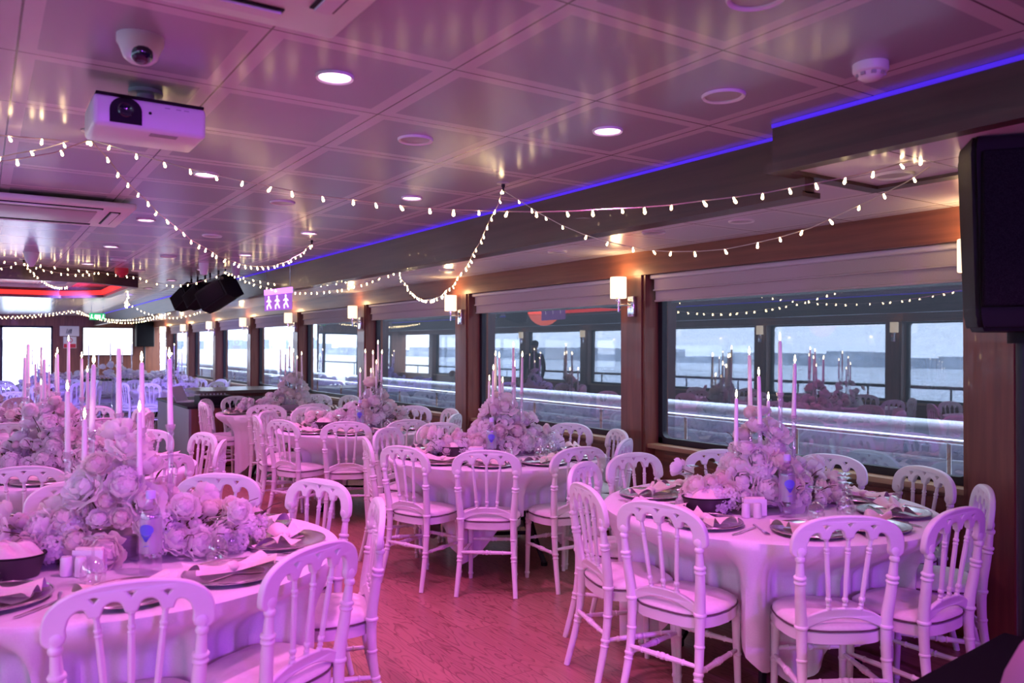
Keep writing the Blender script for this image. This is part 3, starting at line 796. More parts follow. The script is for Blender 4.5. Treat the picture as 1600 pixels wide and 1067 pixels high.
def make_chair():
    t = thing('napoleon_chair', 'x', 'chair')
    m = M['white_wood']
    back = lambda z: .045 - max(0, z - .46) * .125          # the back leans away from the table
    for sg in (-1, 1):
        P, R = turned([(sg * .184, back(.765), .765), (sg * .178, back(.62), .62), (sg * .166, .043, .46), (sg * .168, .030, .25), (sg * .184, -.028, 0)],
                      lambda u: (.0115 + .05 * u if u < .14 else .0185 + .004 * sin((u - .14) * 6)) if u < .42 else .0205 - .0062 * (u - .42) / .58,
                      [(.035, .006, .014), (.13, .007, .010), (.155, .005, .008), (.385, .005, .010), (.55, .003, .008), (.69, .004, .010), (.72, .003, .006)])
        MB().tube(P, R, 12).build('back_post', m, t)
        P, R = turned([(sg * .145, .372, .43), (sg * .148, .378, .22), (sg * .150, .385, 0)], lambda u: .020 - .007 * u, [(.08, .004, .03), (.14, .003, .02), (.5, .003, .015), (.92, .004, .02)])
        MB().tube(P, R, 10).build('front_leg', m, t)
        P, R = turned([(sg * .166, .018, .235), (sg * .149, .38, .235)], lambda u: .0085 + .0035 * sin(pi * u), [(.2, .003, .012), (.5, .004, .03), (.44, .003, .012), (.56, .003, .012), (.8, .003, .012)], 8)
        MB().tube(P, R, 8).build('stretcher', m, t)
    for z, y, x in ((.265, .024, .165), (.265, .379, .147)):
        P, R = turned([(-x, y, z), (x, y, z)], lambda u: .0085 + .0035 * sin(pi * u), [(.2, .003, .012), (.5, .004, .03), (.43, .003, .012), (.57, .003, .012), (.8, .003, .012)], 8)
        MB().tube(P, R, 8).build('stretcher', m, t)
    for x in (-.088, 0, .088):
        P, R = turned([(x, back(.828), .830), (x * .84, back(.68), .68), (x * .70, back(.53), .532)], lambda u: .0075 + .0022 * sin(pi * u), [(.03, .004, .03), (.18, .003, .02), (.23, .002, .012), (.85, .004, .03), (.92, .002, .015), (.97, .004, .02)], 8)
        MB().tube(P, R, 8).build('spindle', m, t)
    me = curve_mesh(rail_loops(), .026, .006, 'top_rail', m, MXZ); tilt_y(me, lambda x, z: back(z) + .22 * x * x)
    tr = put(me, 'top_rail', t)
    for sg in (-1, 1):
        b = MB(); b.lathe([(.008, -.019), (.016, -.016), (.016, .016), (.008, .019)], 14, Matrix.Translation((sg * .181, back(.77) + .007, .768)) @ Matrix.Rotation(pi / 2, 4, 'X'))
        b.build('volute', m, tr)
    up = [(-.165 + .33 * i / 24, .485 + .055 * (1 - abs(2 * i / 24 - 1) ** 2.6)) for i in range(25)]
    lo = [(.165 - .33 * i / 24, .457 + .052 * (1 - abs(2 * i / 24 - 1) ** 2.0)) for i in range(25)]
    me = curve_mesh([up + lo], .020, .005, 'lower_rail', m, MXZ); tilt_y(me, lambda x, z: back(z) + .3 * x * x)
    put(me, 'lower_rail', t)

    def seat_outline(g, n=36):
        pts = []
        for i in range(n):
            a = 2 * pi * i / n; c, s_ = cos(a), sin(a)
            x = (.197 + g) * math.copysign(abs(c) ** .62, c); y = .215 + (.188 + g) * math.copysign(abs(s_) ** .62, s_)
            k = 1 - .10 * max(0, (y - .22) / .2) - .07 * max(0, (.22 - y) / .2)
            pts.append((x * k, y))
        return pts
    b = MB(); b.prism(seat_outline(0), .405, .447, smooth=True); b.build('seat_frame', m, t, sharp=30)
    b = MB(); rings_ = [(-.006, .447), (.002, .455), (.0, .468), (-.022, .482), (-.08, .490), (-.15, .493)]
    vs = []; n = 36
    for g, z in rings_: vs += [(x, y, z) for x, y in seat_outline(g, n)]
    vs.append((0, .215, .494)); fs = []
    for i in range(len(rings_) - 1):
        for k in range(n):
            a, c = i * n + k, i * n + (k + 1) % n; fs.append((a, c, c + n, a + n))
    last = (len(rings_) - 1) * n
    for k in range(n): fs.append((last + k, last + (k + 1) % n, len(vs) - 1))
    fs.append(tuple(range(n))[::-1])
    cu = b.add(vs, fs).build('seat_cushion', M['cushion'], t, sharp=60)
    pts = [(x, y, .456) for x, y in seat_outline(.003, 36)]; pts.append(pts[0])
    MB().tube(pts, .0035, 6, cap=False).build('piping', M['piping'], cu)
    return t


chair = make_chair(); remember(chair)


def joined(proto, name, skip=(), material=None):
    """one mesh of all parts, for repeats too small in the photo to show parts"""
    me = bpy.data.meshes.new(name); bm = bmesh.new(); mats = []
    def walk(o):
        for ch in CHILD[o.name]:
            n0 = len(bm.faces); bm.from_mesh(ch.data); bm.faces.ensure_lookup_table()
            mt = ch.data.materials[0]
            if mt not in mats: mats.append(mt)
            for f in bm.faces[n0:]: f.material_index = mats.index(mt)
            walk(ch)
    walk(proto); bm.to_mesh(me); bm.free()
    for mt in mats: me.materials.append(material or mt)
    return me


chair_small = joined(chair, 'napoleon_chair')
chair_clear = joined(chair, 'crystal_chair', material=M['crystal'])

# ------------------------------------------------------------------ tables, cloths
TR = .80


def smooth(a, c, x):
    u = min(1, max(0, (x - a) / (c - a))); return u * u * (3 - 2 * u)


def cloth_mesh(angs, rot, seed):
    rnd = random.Random(seed); ph = [rnd.uniform(0, 6.28) for _ in range(4)]; n = 220
    def col(i):
        th = 2 * pi * i / n
        d = min(abs((th - radians(a) + pi) % (2 * pi) - pi) for a in angs)
        gap = smooth(radians(13.5), radians(20), d)
        corner = abs(cos(2 * (th - rot))) ** 2.5
        hem = .75 - (.30 + .36 * corner + .015 * sin(5 * th + ph[0]))
        low = .535 + .20 * gap
        return th, gap, hem, low
    rows = [(0.02, 0), (.2, 0), (.4, 0), (.6, 0), (.74, 0), (TR - .012, 0)]
    vs = []; nr = 0
    cols = [col(i) for i in range(n)]
    for r, _ in rows:
        vs += [(r * cos(c[0]), r * sin(c[0]), .752 + .0008 * sin(9 * c[0])) for c in cols]; nr += 1
    vs += [((TR + .002) * cos(c[0]), (TR + .002) * sin(c[0]), .747) for c in cols]; nr += 1
    NV = 16
    for j in range(1, NV + 1):
        v = j / NV
        for th, gap, hem, low in cols:
            z = .745 + (hem - .745) * v
            s_ = smooth(.735, .50, z) if False else min(1, max(0, (.735 - z) / .20)); s_ = s_ * s_ * (3 - 2 * s_)
            r = TR + .004 + (low - TR) * s_
            amp = .020 * min(1, v * 1.6)
            r += amp * (sin(th * 21 + ph[1] + 1.5 * sin(3 * th)) * .6 + sin(th * 37 + ph[2]) * .4) - .008 * v
            vs.append((r * cos(th), r * sin(th), z))
        nr += 1
    fs = []
    for j in range(nr - 1):
        for i in range(n):
            a = j * n + i; c = j * n + (i + 1) % n; fs.append((a, a + n, c + n, c))
    fs.append(tuple(range(n)))
    b = MB(); b.add(vs, fs); return b.mesh('tablecloth', M['cloth'], 70)


def make_table():
    t = thing('round_table', 'x', 'table')
    b = MB(); b.lathe([(.001, .722), (TR - .015, .722), (TR - .006, .728), (TR - .006, .742), (TR - .012, .747), (.001, .748)], 64, cap=False); b.build('table_top', M['trough'], t)
    for q in range(2):
        mx = Matrix.Rotation(q * pi + .5, 4, 'Z')
        b = MB(); pts = scurve([(.30, -.30, .02), (.24, -.24, .20), (.20, -.16, .55), (.20, -.12, .72)], 6)
        b.tube(pts, .018, 8, mx); pts = scurve([(.30, .30, .02), (.24, .24, .20), (.20, .16, .55), (.20, .12, .72)], 6); b.tube(pts, .018, 8, mx)
        b.tube([(.235, -.22, .22), (.235, .22, .22)], .014, 8, mx); b.build('leg_frame', M['black_metal'], t)
    for q in range(2):
        mx = Matrix.Rotation(q * pi + .5, 4, 'Z')
        b = MB(); b.lathe([(.024, 0), (.024, .025)], 10, mx @ Matrix.Translation((.30, -.30, 0))); b.lathe([(.024, 0), (.024, .025)], 10, mx @ Matrix.Translation((.30, .30, 0))); b.build('foot', M['black'], t)
    return t


table = make_table(); remember(table)

# name, centre, chair angles, table phrase
TABLES = {
    'T1': ((.47, 3.37), [-97, -63, -17, 21, 56, 95, 131, 167, 196, 223], 'the table under the projector'),
    'T2': ((3.28, 2.62), [-167, -123, -92, -54, -19, 16, 55, 90, 121, 163], 'the table beside the loudspeaker'),
    'T3': ((3.20, 4.97), [-127, -162, 165, 122, -90, -56, -18, 18, 54, 88], 'the table at the second window'),
    'T4': ((3.10, 7.30), [-120, -162, 137, 158 + 15, 33, 4, -88, -46, 70, 104], 'the table at the third window'),
    'T5': ((3.12, 9.65), [-120, -90, -55, -18, 14, 47, 79, 112, 148, 182], 'the table at the fourth window'),
    'T6': ((.47, 5.95), [-106, -62, -19, 16, 50, 80, 116, 152, 188, 222], 'the second table under the projector'),
    'T7': ((.50, 8.85), [-107, -65, -25, 15, 55, 95, 135, 175, 215], 'the table before the red ring'),
}
TABLES['T4'] = (TABLES['T4'][0], [-120, -157, 137, 170, 30, -6, -88, -46, 66, 101], TABLES['T4'][2])
CHAIR_R = .965


def by_clock(angs):
    """places counted clockwise (from above) starting with the one nearest the camera"""
    s_ = sorted(angs, key=lambda a: (-(a - (-95))) % 360)
    near = min(range(len(s_)), key=lambda i: abs((s_[i] + 95 + 180) % 360 - 180))
    return s_[near:] + s_[:near]


def place_pos(c, a, r): return (c[0] + r * cos(radians(a)), c[1] + r * sin(radians(a)))


def chair_at(c, a, r=CHAIR_R):
    return place_pos(c, a, r)


# ------------------------------------------------------------------ things on the tables
def make_charger():
    t = thing('charger_plate', 'x', 'plate')
    b = MB(); b.lathe([(.001, .003), (.09, .003), (.10, .0), (.105, .002), (.112, .006), (.150, .012), (.165, .013), (.166, .015), (.160, .0165), (.150, .0155), (.112, .010), (.105, .0075), (.001, .0075)], 48, cap=False); b.build('plate_body', M['charger'], t)
    b = MB(); pts = [(.1615 * cos(2 * pi * k / 48), .1615 * sin(2 * pi * k / 48), .0165) for k in range(49)]; b.tube(pts, .003, 6, cap=False); b.build('beaded_rim', M['charger'], t)
    return t


def napkin_mb(seed, L=.135):
    rnd = random.Random(seed); p1, p2 = rnd.uniform(0, 6), rnd.uniform(0, 6)
    def fn(u, v):
        x = (u * 2 - 1) * L; a = abs(u * 2 - 1); w = .018 + .066 * a ** .9
        y = (v * 2 - 1) * w + .012 * sin(v * 9 + p1) * a
        z = .016 + .034 * a * abs(sin(v * 2.5 * pi + (p1 if u < .5 else p2))) + .020 * exp(-(a / .25) ** 2) * (1 - (v * 2 - 1) ** 2) + .010 * (1 - (2 * v - 1) ** 2)
        return (x + .014 * a * sin(v * 7 + p2), y, z)
    def bottom(u, v):
        x, y, z = fn(1 - u, v); return (x, y, .0085)
    b = MB(); b.grid(fn, 27, 19); b.grid(bottom, 27, 19)
    b.lathe([(.020, -.016), (.024, -.008), (.024, .008), (.020, .016)], 14, Matrix.Translation((0, 0, .030)) @ Matrix.Rotation(pi / 2, 4, 'Y'), sx=.8)
    return b


NAPKIN = [napkin_mb(s_).mesh('napkin', M['napkin'], 60) for s_ in range(4)]
FORK = MB().prism([(-.010, -.035), (-.006, -.035), (-.0055, 0), (-.0035, .0), (-.0035, -.035), (-.001, -.035), (-.001, 0), (.001, 0), (.001, -.035), (.0035, -.035), (.0035, 0), (.0055, 0), (.006, -.035), (.010, -.035), (.011, .012), (.004, .03), (.003, .09), (.006, .15), (.003, .155), (-.003, .155), (-.006, .15), (-.003, .09), (-.004, .03), (-.011, .012)][::-1], .0006, .004).mesh('fork', M['cutlery'])
KNIFE = MB().prism([(-.006, .09), (.006, .09), (.007, .0), (.009, -.04), (.006, -.09), (-.004, -.11), (-.006, -.1), (-.005, 0)][::-1], .0006, .0045).mesh('knife', M['cutlery'])


def make_goblet():
    t = thing('wine_glass', 'x', 'glass')       # turned upside down on its rim
    b = MB(); b.lathe([(.034, .0), (.037, .012), (.040, .035), (.038, .058), (.030, .076), (.015, .088), (.006, .094)], 24, cap=False); b.build('bowl', M['wine'], t)
    b = MB(); b.lathe([(.006, .094), (.0045, .11), (.004, .13), (.007, .146)], 12, cap=False); b.build('stem', M['wine'], t)
    b = MB(); b.lathe([(.007, .146), (.022, .153), (.034, .156), (.034, .158), (.001, .160)], 24, cap=False); b.build('foot', M['wine'], t)
    return t


def make_bottle():
    t = thing('water_bottle', 'x', 'bottle')
    prof = [(.001, .0), (.034, .0), (.037, .006), (.037, .03), (.035, .036), (.037, .042), (.037, .19), (.035, .205), (.028, .228), (.017, .245), (.0145, .262), (.0145, .275)]
    b = MB(); b.lathe(prof, 28, cap=False); b.build('bottle_body', M['bottle'], t)
    b = MB(); b.lathe([(.0165, .262), (.0165, .287), (.014, .290), (.001, .290)], 20); b.build('cap', M['bottle_cap'], t)
    la = MB(); la.lathe([(.0376, .075), (.0376, .195)], 28, cap=False); lb_ = la.build('label_band', M['bottle_label'], t)
    # blue drop emblem with a darker foot and a line below it, wrapped on the band
    def wrap(poly, r=.0386):
        b = MB(); n = len(poly); cx = sum(p[0] for p in poly) / n; cz = sum(p[1] for p in poly) / n
        vs = []
        for q in (1.0, .75, .5, .25):
            vs += [(r * sin((cx + (x - cx) * q) / r), -r * cos((cx + (x - cx) * q) / r), cz + (z - cz) * q) for x, z in poly]
        vs.append((r * sin(cx / r), -r * cos(cx / r), cz))
        fs = [(j * n + i, j * n + (i + 1) % n, (j + 1) * n + (i + 1) % n, (j + 1) * n + i) for j in range(3) for i in range(n)]
        fs += [(3 * n + i, 3 * n + (i + 1) % n, 4 * n) for i in range(n)]
        return b.add(vs, fs, False)
    heart = [(.026 * sin(s_), .158 + .020 * cos(s_)) for s_ in [2 * pi * k / 24 for k in range(24)]]
    wrap(heart).build('emblem', M['bottle_blue'], lb_)
    wrap([(-.020, .142), (.020, .142), (.003, .118), (-.003, .118)], .0387).build('emblem_foot', M['bottle_mark'], lb_)
    wrap([(-.010, .100), (.010, .103), (.010, .105), (-.010, .102)], .0387).build('printed_line', M['bottle_mark'], lb_)
    return t


def make_basket():
    t = thing('bread_basket', 'x', 'basket')
    b = MB(); b.lathe([(.001, .002), (.078, .0), (.082, .002), (.100, .072), (.101, .078), (.097, .078), (.094, .070), (.078, .008), (.001, .008)], 40, sx=1.22, sy=.86, cap=False); b.build('basket_body', M['basket'], t)
    b = MB(); b.tube([(.1225 * cos(2 * pi * k / 40), .0865 * sin(2 * pi * k / 40), .077) for k in range(41)], .0035, 6, cap=False); b.build('rolled_rim', M['black'], t)
    return t


def basket_cloth(seed):
    rnd = random.Random(seed); ph = [rnd.uniform(0, 6) for _ in range(3)]
    def fn(u, v):
        a = 2 * pi * u; r = .094 * (1 - v) + .0005
        z = .070 + .045 * (1 - (1 - v) ** 2.2) + .012 * sin(a * 3 + ph[0] + v * 4) * (1 - v) * v * 3 + .010 * sin(a * 7 + ph[1]) * (1 - v) * min(1, v * 4)
        return (r * 1.22 * cos(a), r * .86 * sin(a), z)
    def under(u, v):
        a = -2 * pi * u; r = .094 * (1 - v) + .0005; return (r * 1.2 * cos(a), r * .84 * sin(a), .066)
    b = MB(); b.grid(fn, 40, 12, True); b.grid(under, 40, 4, True); return b


SHAKER = MB().lathe([(.001, .0), (.019, .0), (.020, .004), (.0185, .06), (.016, .066), (.001, .068)], 22, cap=False).mesh('salt_shaker', M['ceramic'])


def make_napkin_holder():
    t = thing('napkin_holder', 'x', 'napkin holder')
    b = MB(); b.bbox(-.055, .055, -.017, -.011, 0, .078, .003); b.bbox(-.055, .055, .011, .017, 0, .078, .003); b.bbox(-.055, .055, -.017, .017, 0, .006, .002); b.build('holder_body', M['ceramic'], t)
    b = MB(); b.bbox(-.048, .048, -.010, .010, .007, .086, .004); b.build('paper_napkins', M['napkin'], t)
    return t


charger = make_charger(); goblet = make_goblet(); bottle = make_bottle(); basket = make_basket(); holder = make_napkin_holder()
for o in (charger, goblet, bottle, basket, holder): remember(o)

# ------------------------------------------------------------------ flowers
def rose_mesh(seed, mtl, layers, core=.90):
    """full round bloom: overlapping petals laid on a ball, their rims lifting outwards"""
    rnd = random.Random(seed); b = MB()
    for (n, e0, e1, w, lift, R) in layers:
        o = rnd.uniform(0, 6)
        for k in range(n):
            az = o + 2 * pi * (k + rnd.uniform(-.18, .18)) / n; j0 = rnd.uniform(-5, 5); j1 = rnd.uniform(-6, 6); lf = lift * rnd.uniform(.7, 1.4); tw = rnd.uniform(-.25, .25)
            def fn(u, v):
                a = u * 2 - 1
                tip = v * (1 - .16 * a * a)
                el = radians(e0 + j0 + (e1 + j1 - e0 - j0) * tip)
                wd = w * (.55 + .45 * sin(pi * min(1, v * .7 + .2))) / max(.30, cos(radians(min(72, max(0, e0 + (e1 - e0) * v)))))
                ph = az + a * min(wd, 1.5) + tw * v
                rr_ = R * (1 + lf * v ** 2.2 + .06 * abs(a) ** 3 + .05 * sin(4.5 * a + k * 2.1) * v * v)
                return (rr_ * cos(el) * cos(ph), rr_ * cos(el) * sin(ph), R * .30 + rr_ * .86 * sin(el))
            b.grid(fn, 7, 6)
    b.ball((0, 0, .27), core * .78, 10, 7)
    return b.mesh('rose', mtl, 80)


FULL = [(7, -55, 8, .52, .40, 1.0), (7, -28, 26, .50, .34, .95), (6, 0, 42, .48, .26, .90), (6, 20, 56, .42, .20, .86), (5, 38, 70, .34, .15, .84), (4, 56, 84, .26, .10, .84)]
BUD = [(5, -60, 55, .66, .10, .80), (4, -20, 74, .60, .08, .78), (3, 20, 88, .50, .06, .76)]
OPEN = [(6, -40, 2, .58, .70, 1.0), (6, -15, 20, .52, .55, .92), (5, 10, 44, .48, .32, .84), (4, 34, 66, .38, .18, .78)]
ROSES = [rose_mesh(1, M['rose_a'], FULL), rose_mesh(2, M['rose_b'], FULL), rose_mesh(3, M['rose_a'], BUD, .72), rose_mesh(4, M['rose_b'], OPEN, .68), rose_mesh(5, M['rose_b'], FULL)]


def hydrangea_mesh(seed):
    rnd = random.Random(seed); b = MB(); n = 46
    for i in range(n):
        z = 1 - 1.65 * (i + .5) / n; r = math.sqrt(max(0, 1 - z * z)); a = i * 2.39996
        d = Vector((r * cos(a), r * sin(a), z)); q = d.to_track_quat('Z', 'Y').to_matrix().to_4x4()
        mx = Matrix.Translation(d * rnd.uniform(.82, 1.0)) @ q @ Matrix.Rotation(rnd.uniform(0, 1.57), 4, 'Z') @ Matrix.Scale(rnd.uniform(.26, .36), 4)
        for k in range(4):
            c, s_ = cos(k * pi / 2), sin(k * pi / 2)
            pt = [(0, 0, 0), (.45, -.38, .12), (.95, -.30, .16), (1.05, 0, .22), (.95, .30, .16), (.45, .38, .12)]
            b.add([(x * c - y * s_, x * s_ + y * c, zz) for x, y, zz in pt], [(0, 1, 2, 3), (0, 3, 4, 5)], True, mx)
    b.ball((0, 0, 0), .62, 8, 6)
    return b.mesh('hydrangea_head', M['floret'], 80)


HYD = [hydrangea_mesh(1), hydrangea_mesh(2)]


def make_candle(L):
    b = MB(); b.lathe([(.001, 0), (.0105, 0), (.0112, .01), (.0085, L - .012), (.006, L - .002), (.001, L)], 14)
    return b.mesh('taper_candle', M['wax'])


FLAME = MB().lathe([(.0008, 0), (.0042, .006), (.0055, .013), (.0042, .024), (.0018, .034), (.0004, .040)], 10).mesh('flame', M['flame'])
WICK = MB().lathe([(.001, -.003), (.001, .008)], 6).mesh('wick', M['wick'])


def holder_mesh(H):
    b = MB(); b.lathe([(.001, 0), (.036, 0), (.038, .004), (.030, .008), (.010, .014), (.012, .024), (.0135, .032), (.011, .045), (.0105, H * .5), (.017, H * .5 + .01), (.0105, H * .5 + .02), (.0105, H - .045), (.014, H - .036), (.010, H - .026), (.016, H - .016), (.019, H - .002), (.016, H), (.012, H - .014), (.001, H - .016)], 16, cap=False)
    return b.mesh('candle_holder', M['crystal'], 50)


CANDLES = {
    'T2': [(-0.160, 0.045, 1.331), (-0.104, -0.056, 1.443), (-0.035, 0.060, 1.544), (0.014, -0.084, 1.614), (0.056, -0.131, 1.503), (0.049, 0.02, 1.313)],
    'T3': [(-0.013, 0.101, 1.329), (-0.045, 0.00, 1.411), (0.039, 0.095, 1.512), (-0.014, -0.05, 1.503), (0.033, -0.012, 1.318), (0.096, -0.078, 1.437), (0.047, -0.133, 1.579), (0.10, -0.168, 1.508)],
    'T4': [(-0.023, -0.058, 1.333), (0.074, 0.044, 1.519), (0.094, -0.054, 1.33), (0.138, -0.006, 1.507), (0.164, -0.065, 1.607), (0.15, -0.166, 1.513), (0.113, -0.129, 1.414)],
    'T1': [(-0.182, 0.157, 1.414), (-0.105, 0.101, 1.518), (-0.011, 0.094, 1.58), (0.061, 0.022, 1.525), (0.034, -0.10, 1.341), (0.149, -0.063, 1.54), (-0.136, 0.037, 1.312)],
    'T6': [(-0.202, 0.136, 1.601), (-0.228, 0.036, 1.517), (-0.129, 0.112, 1.333), (-0.12, -0.028, 1.505), (-0.035, 0.104, 1.538), (0.022, 0.048, 1.618), (0.091, -0.05, 1.509), (0.12, -0.109, 1.417)],
    'T5': [(-0.025, 0.109, 1.559), (0.005, 0.013, 1.496), (0.072, 0.061, 1.59), (0.099, -0.009, 1.519), (0.112, -0.082, 1.433), (0.165, -0.125, 1.48)],
}
ZT = .754


def arrangement(c, seed, label, group, peak=(0, 0), yaw=radians(-14), n_rose=46, half=.50, height=.40, scale=1.0):
    rnd = random.Random(seed)
    root = thing('flower_arrangement', label, 'flowers', (c[0], c[1], ZT), yaw, group)
    b = MB(); b.bbox(-half * .62, half * .62, -.075, .075, 0, .085, .004); b.build('flower_box', M['trough'], root)
    pk = peak[0] * cos(-yaw) - peak[1] * sin(-yaw)
    hf = lambda u: .075 + (height - .075) * exp(-(abs(u - pk) / (half * .33)) ** 1.9) + .02 * sin(u * 17 + seed)
    placed = []; tries = 0
    while len(placed) < n_rose and tries < 9000:
        tries += 1
        u = rnd.uniform(-half, half); s_ = rnd.random() ** .8; sd = rnd.choice((-1, 1))
        edge = math.sqrt(max(0.02, 1 - (u / half) ** 2))
        yw = .20 * edge * (1 - .72 * s_) * (1 if abs(u - pk) > .2 else 1.0)
        p = Vector((u, sd * yw * (1 if s_ < .85 else rnd.random()), .05 + hf(u) * s_))
        r = rnd.choice((.046, .052, .058, .040, .030)) * scale
        if all((p - q).length > (r + rr) * .83 for q, rr in placed):
            placed.append((p, r))
    stems = []
    for k in range(9):                                   # loose blooms on twigs that stand out of the mass
        u = rnd.choice((-1, 1)) * rnd.uniform(.25, 1.0) * half; z = .06 + hf(u) + rnd.uniform(.0, .035)
        p = Vector((u * 1.08, rnd.uniform(-.24, .24), z)); placed.append((p, rnd.choice((.030, .036, .042)) * scale)); stems.append(p)
    for i, (p, r) in enumerate(placed):
        me = ROSES[rnd.choice((0, 0, 1, 1, 2, 3, 4))]
        o = put(me, 'rose', root, p)
        d = Vector(((p.x - pk) * .9, p.y * 3.2, .10 + p.z * .5)).normalized()
        d = (d + Vector((rnd.uniform(-.3, .3), rnd.uniform(-.3, .3), rnd.uniform(-.1, .3)))).normalized()
        o.location = p - d * r * .35
        o.rotation_euler = d.to_track_quat('Z', 'Y').to_euler(); o.scale = (r, r, r)
    for k in range(int(n_rose * .42)):
        u = rnd.uniform(-half * 1.02, half * 1.02); s_ = rnd.random() * .75; edge = math.sqrt(max(.02, 1 - min(1, (u / half) ** 2)))
        p = Vector((u, rnd.choice((-1, 1)) * .17 * edge * (1 - .7 * s_), .035 + hf(u) * s_ * .92)); r = rnd.uniform(.045, .062) * scale
        o = put(HYD[k % 2], 'hydrangea_head', root, p); o.scale = (r, r, r); o.rotation_euler = (rnd.uniform(-.7, .7), rnd.uniform(-.7, .7), rnd.uniform(0, 6))
    # leaves, twigs
    b = MB(); tw = MB()
    for p in stems:
        q = Vector((p.x * .6, p.y * .4, p.z * .45)); tw.tube([q, q.lerp(p, .5) + Vector((0, 0, .012)), p], [.0028, .0024, .002], 5)
    for k in range(70):
        u = rnd.uniform(-half, half); s_ = rnd.random(); edge = math.sqrt(max(.02, 1 - (u / half) ** 2))
        p = Vector((u, rnd.choice((-1, 1)) * .19 * edge * (1 - .72 * s_), .05 + hf(u) * s_))
        d = Vector(((p.x - pk), p.y * 2.5, .15 + rnd.random() * .2)).normalized(); L_ = rnd.uniform(.04, .07)
        mx = Matrix.Translation(p - d * .02) @ d.to_track_quat('X', 'Z').to_matrix().to_4x4() @ Matrix.Rotation(rnd.uniform(-1, 1), 4, 'X')
        b.add([(0, 0, 0), (L_ * .4, -L_ * .22, .006), (L_, 0, -.006), (L_ * .4, L_ * .22, .006), (L_ * .45, 0, -.003)], [(0, 1, 4), (1, 2, 4), (2, 3, 4), (3, 0, 4)], True, mx)
        if k % 4 == 0:
            q = p + d * rnd.uniform(.06, .11); tw.tube([p * .6, p, p.lerp(q, .6) + Vector((0, 0, .01)), q], [.003, .0025, .002, .0015], 5)
    tag(b.build('leaves', M['leaf'], root), kind='stuff'); tag(tw.build('twigs', M['twig'], root), kind='stuff')
    return root


def candles(c, lst, tp, group_tp, full=True):
    order = sorted(range(len(lst)), key=lambda i: -lst[i][2])
    for rank, i in enumerate(order):
        x, y, z = lst[i]; X_, Y_ = c[0] + x, c[1] + y
        rk = ('tallest' if rank == 0 else 'shortest' if rank == len(lst) - 1 else ORD[rank] + ' tallest')
        L_ = .27 if z > 1.45 else .25
        z0 = z - L_ - .036; H_ = z0 - ZT + .014
        o = put(make_candle(L_), 'taper_candle', None, (X_, Y_, z0)); tag(o, 'lit ivory taper candle, %s at %s' % (rk, tp), 'candle', 'taper candles at ' + group_tp)
        put(FLAME, 'flame', o, (0, 0, L_ + .002)); put(WICK, 'wick', o, (0, 0, L_))
        o.rotation_euler = (random.uniform(-.02, .02), random.uniform(-.02, .02), 0)
        h = put(holder_mesh(H_), 'candle_holder', None, (X_, Y_, ZT)); tag(h, 'crystal holder under the %s candle at %s' % (rk, tp), 'candle holder', 'crystal candle holders at ' + group_tp)


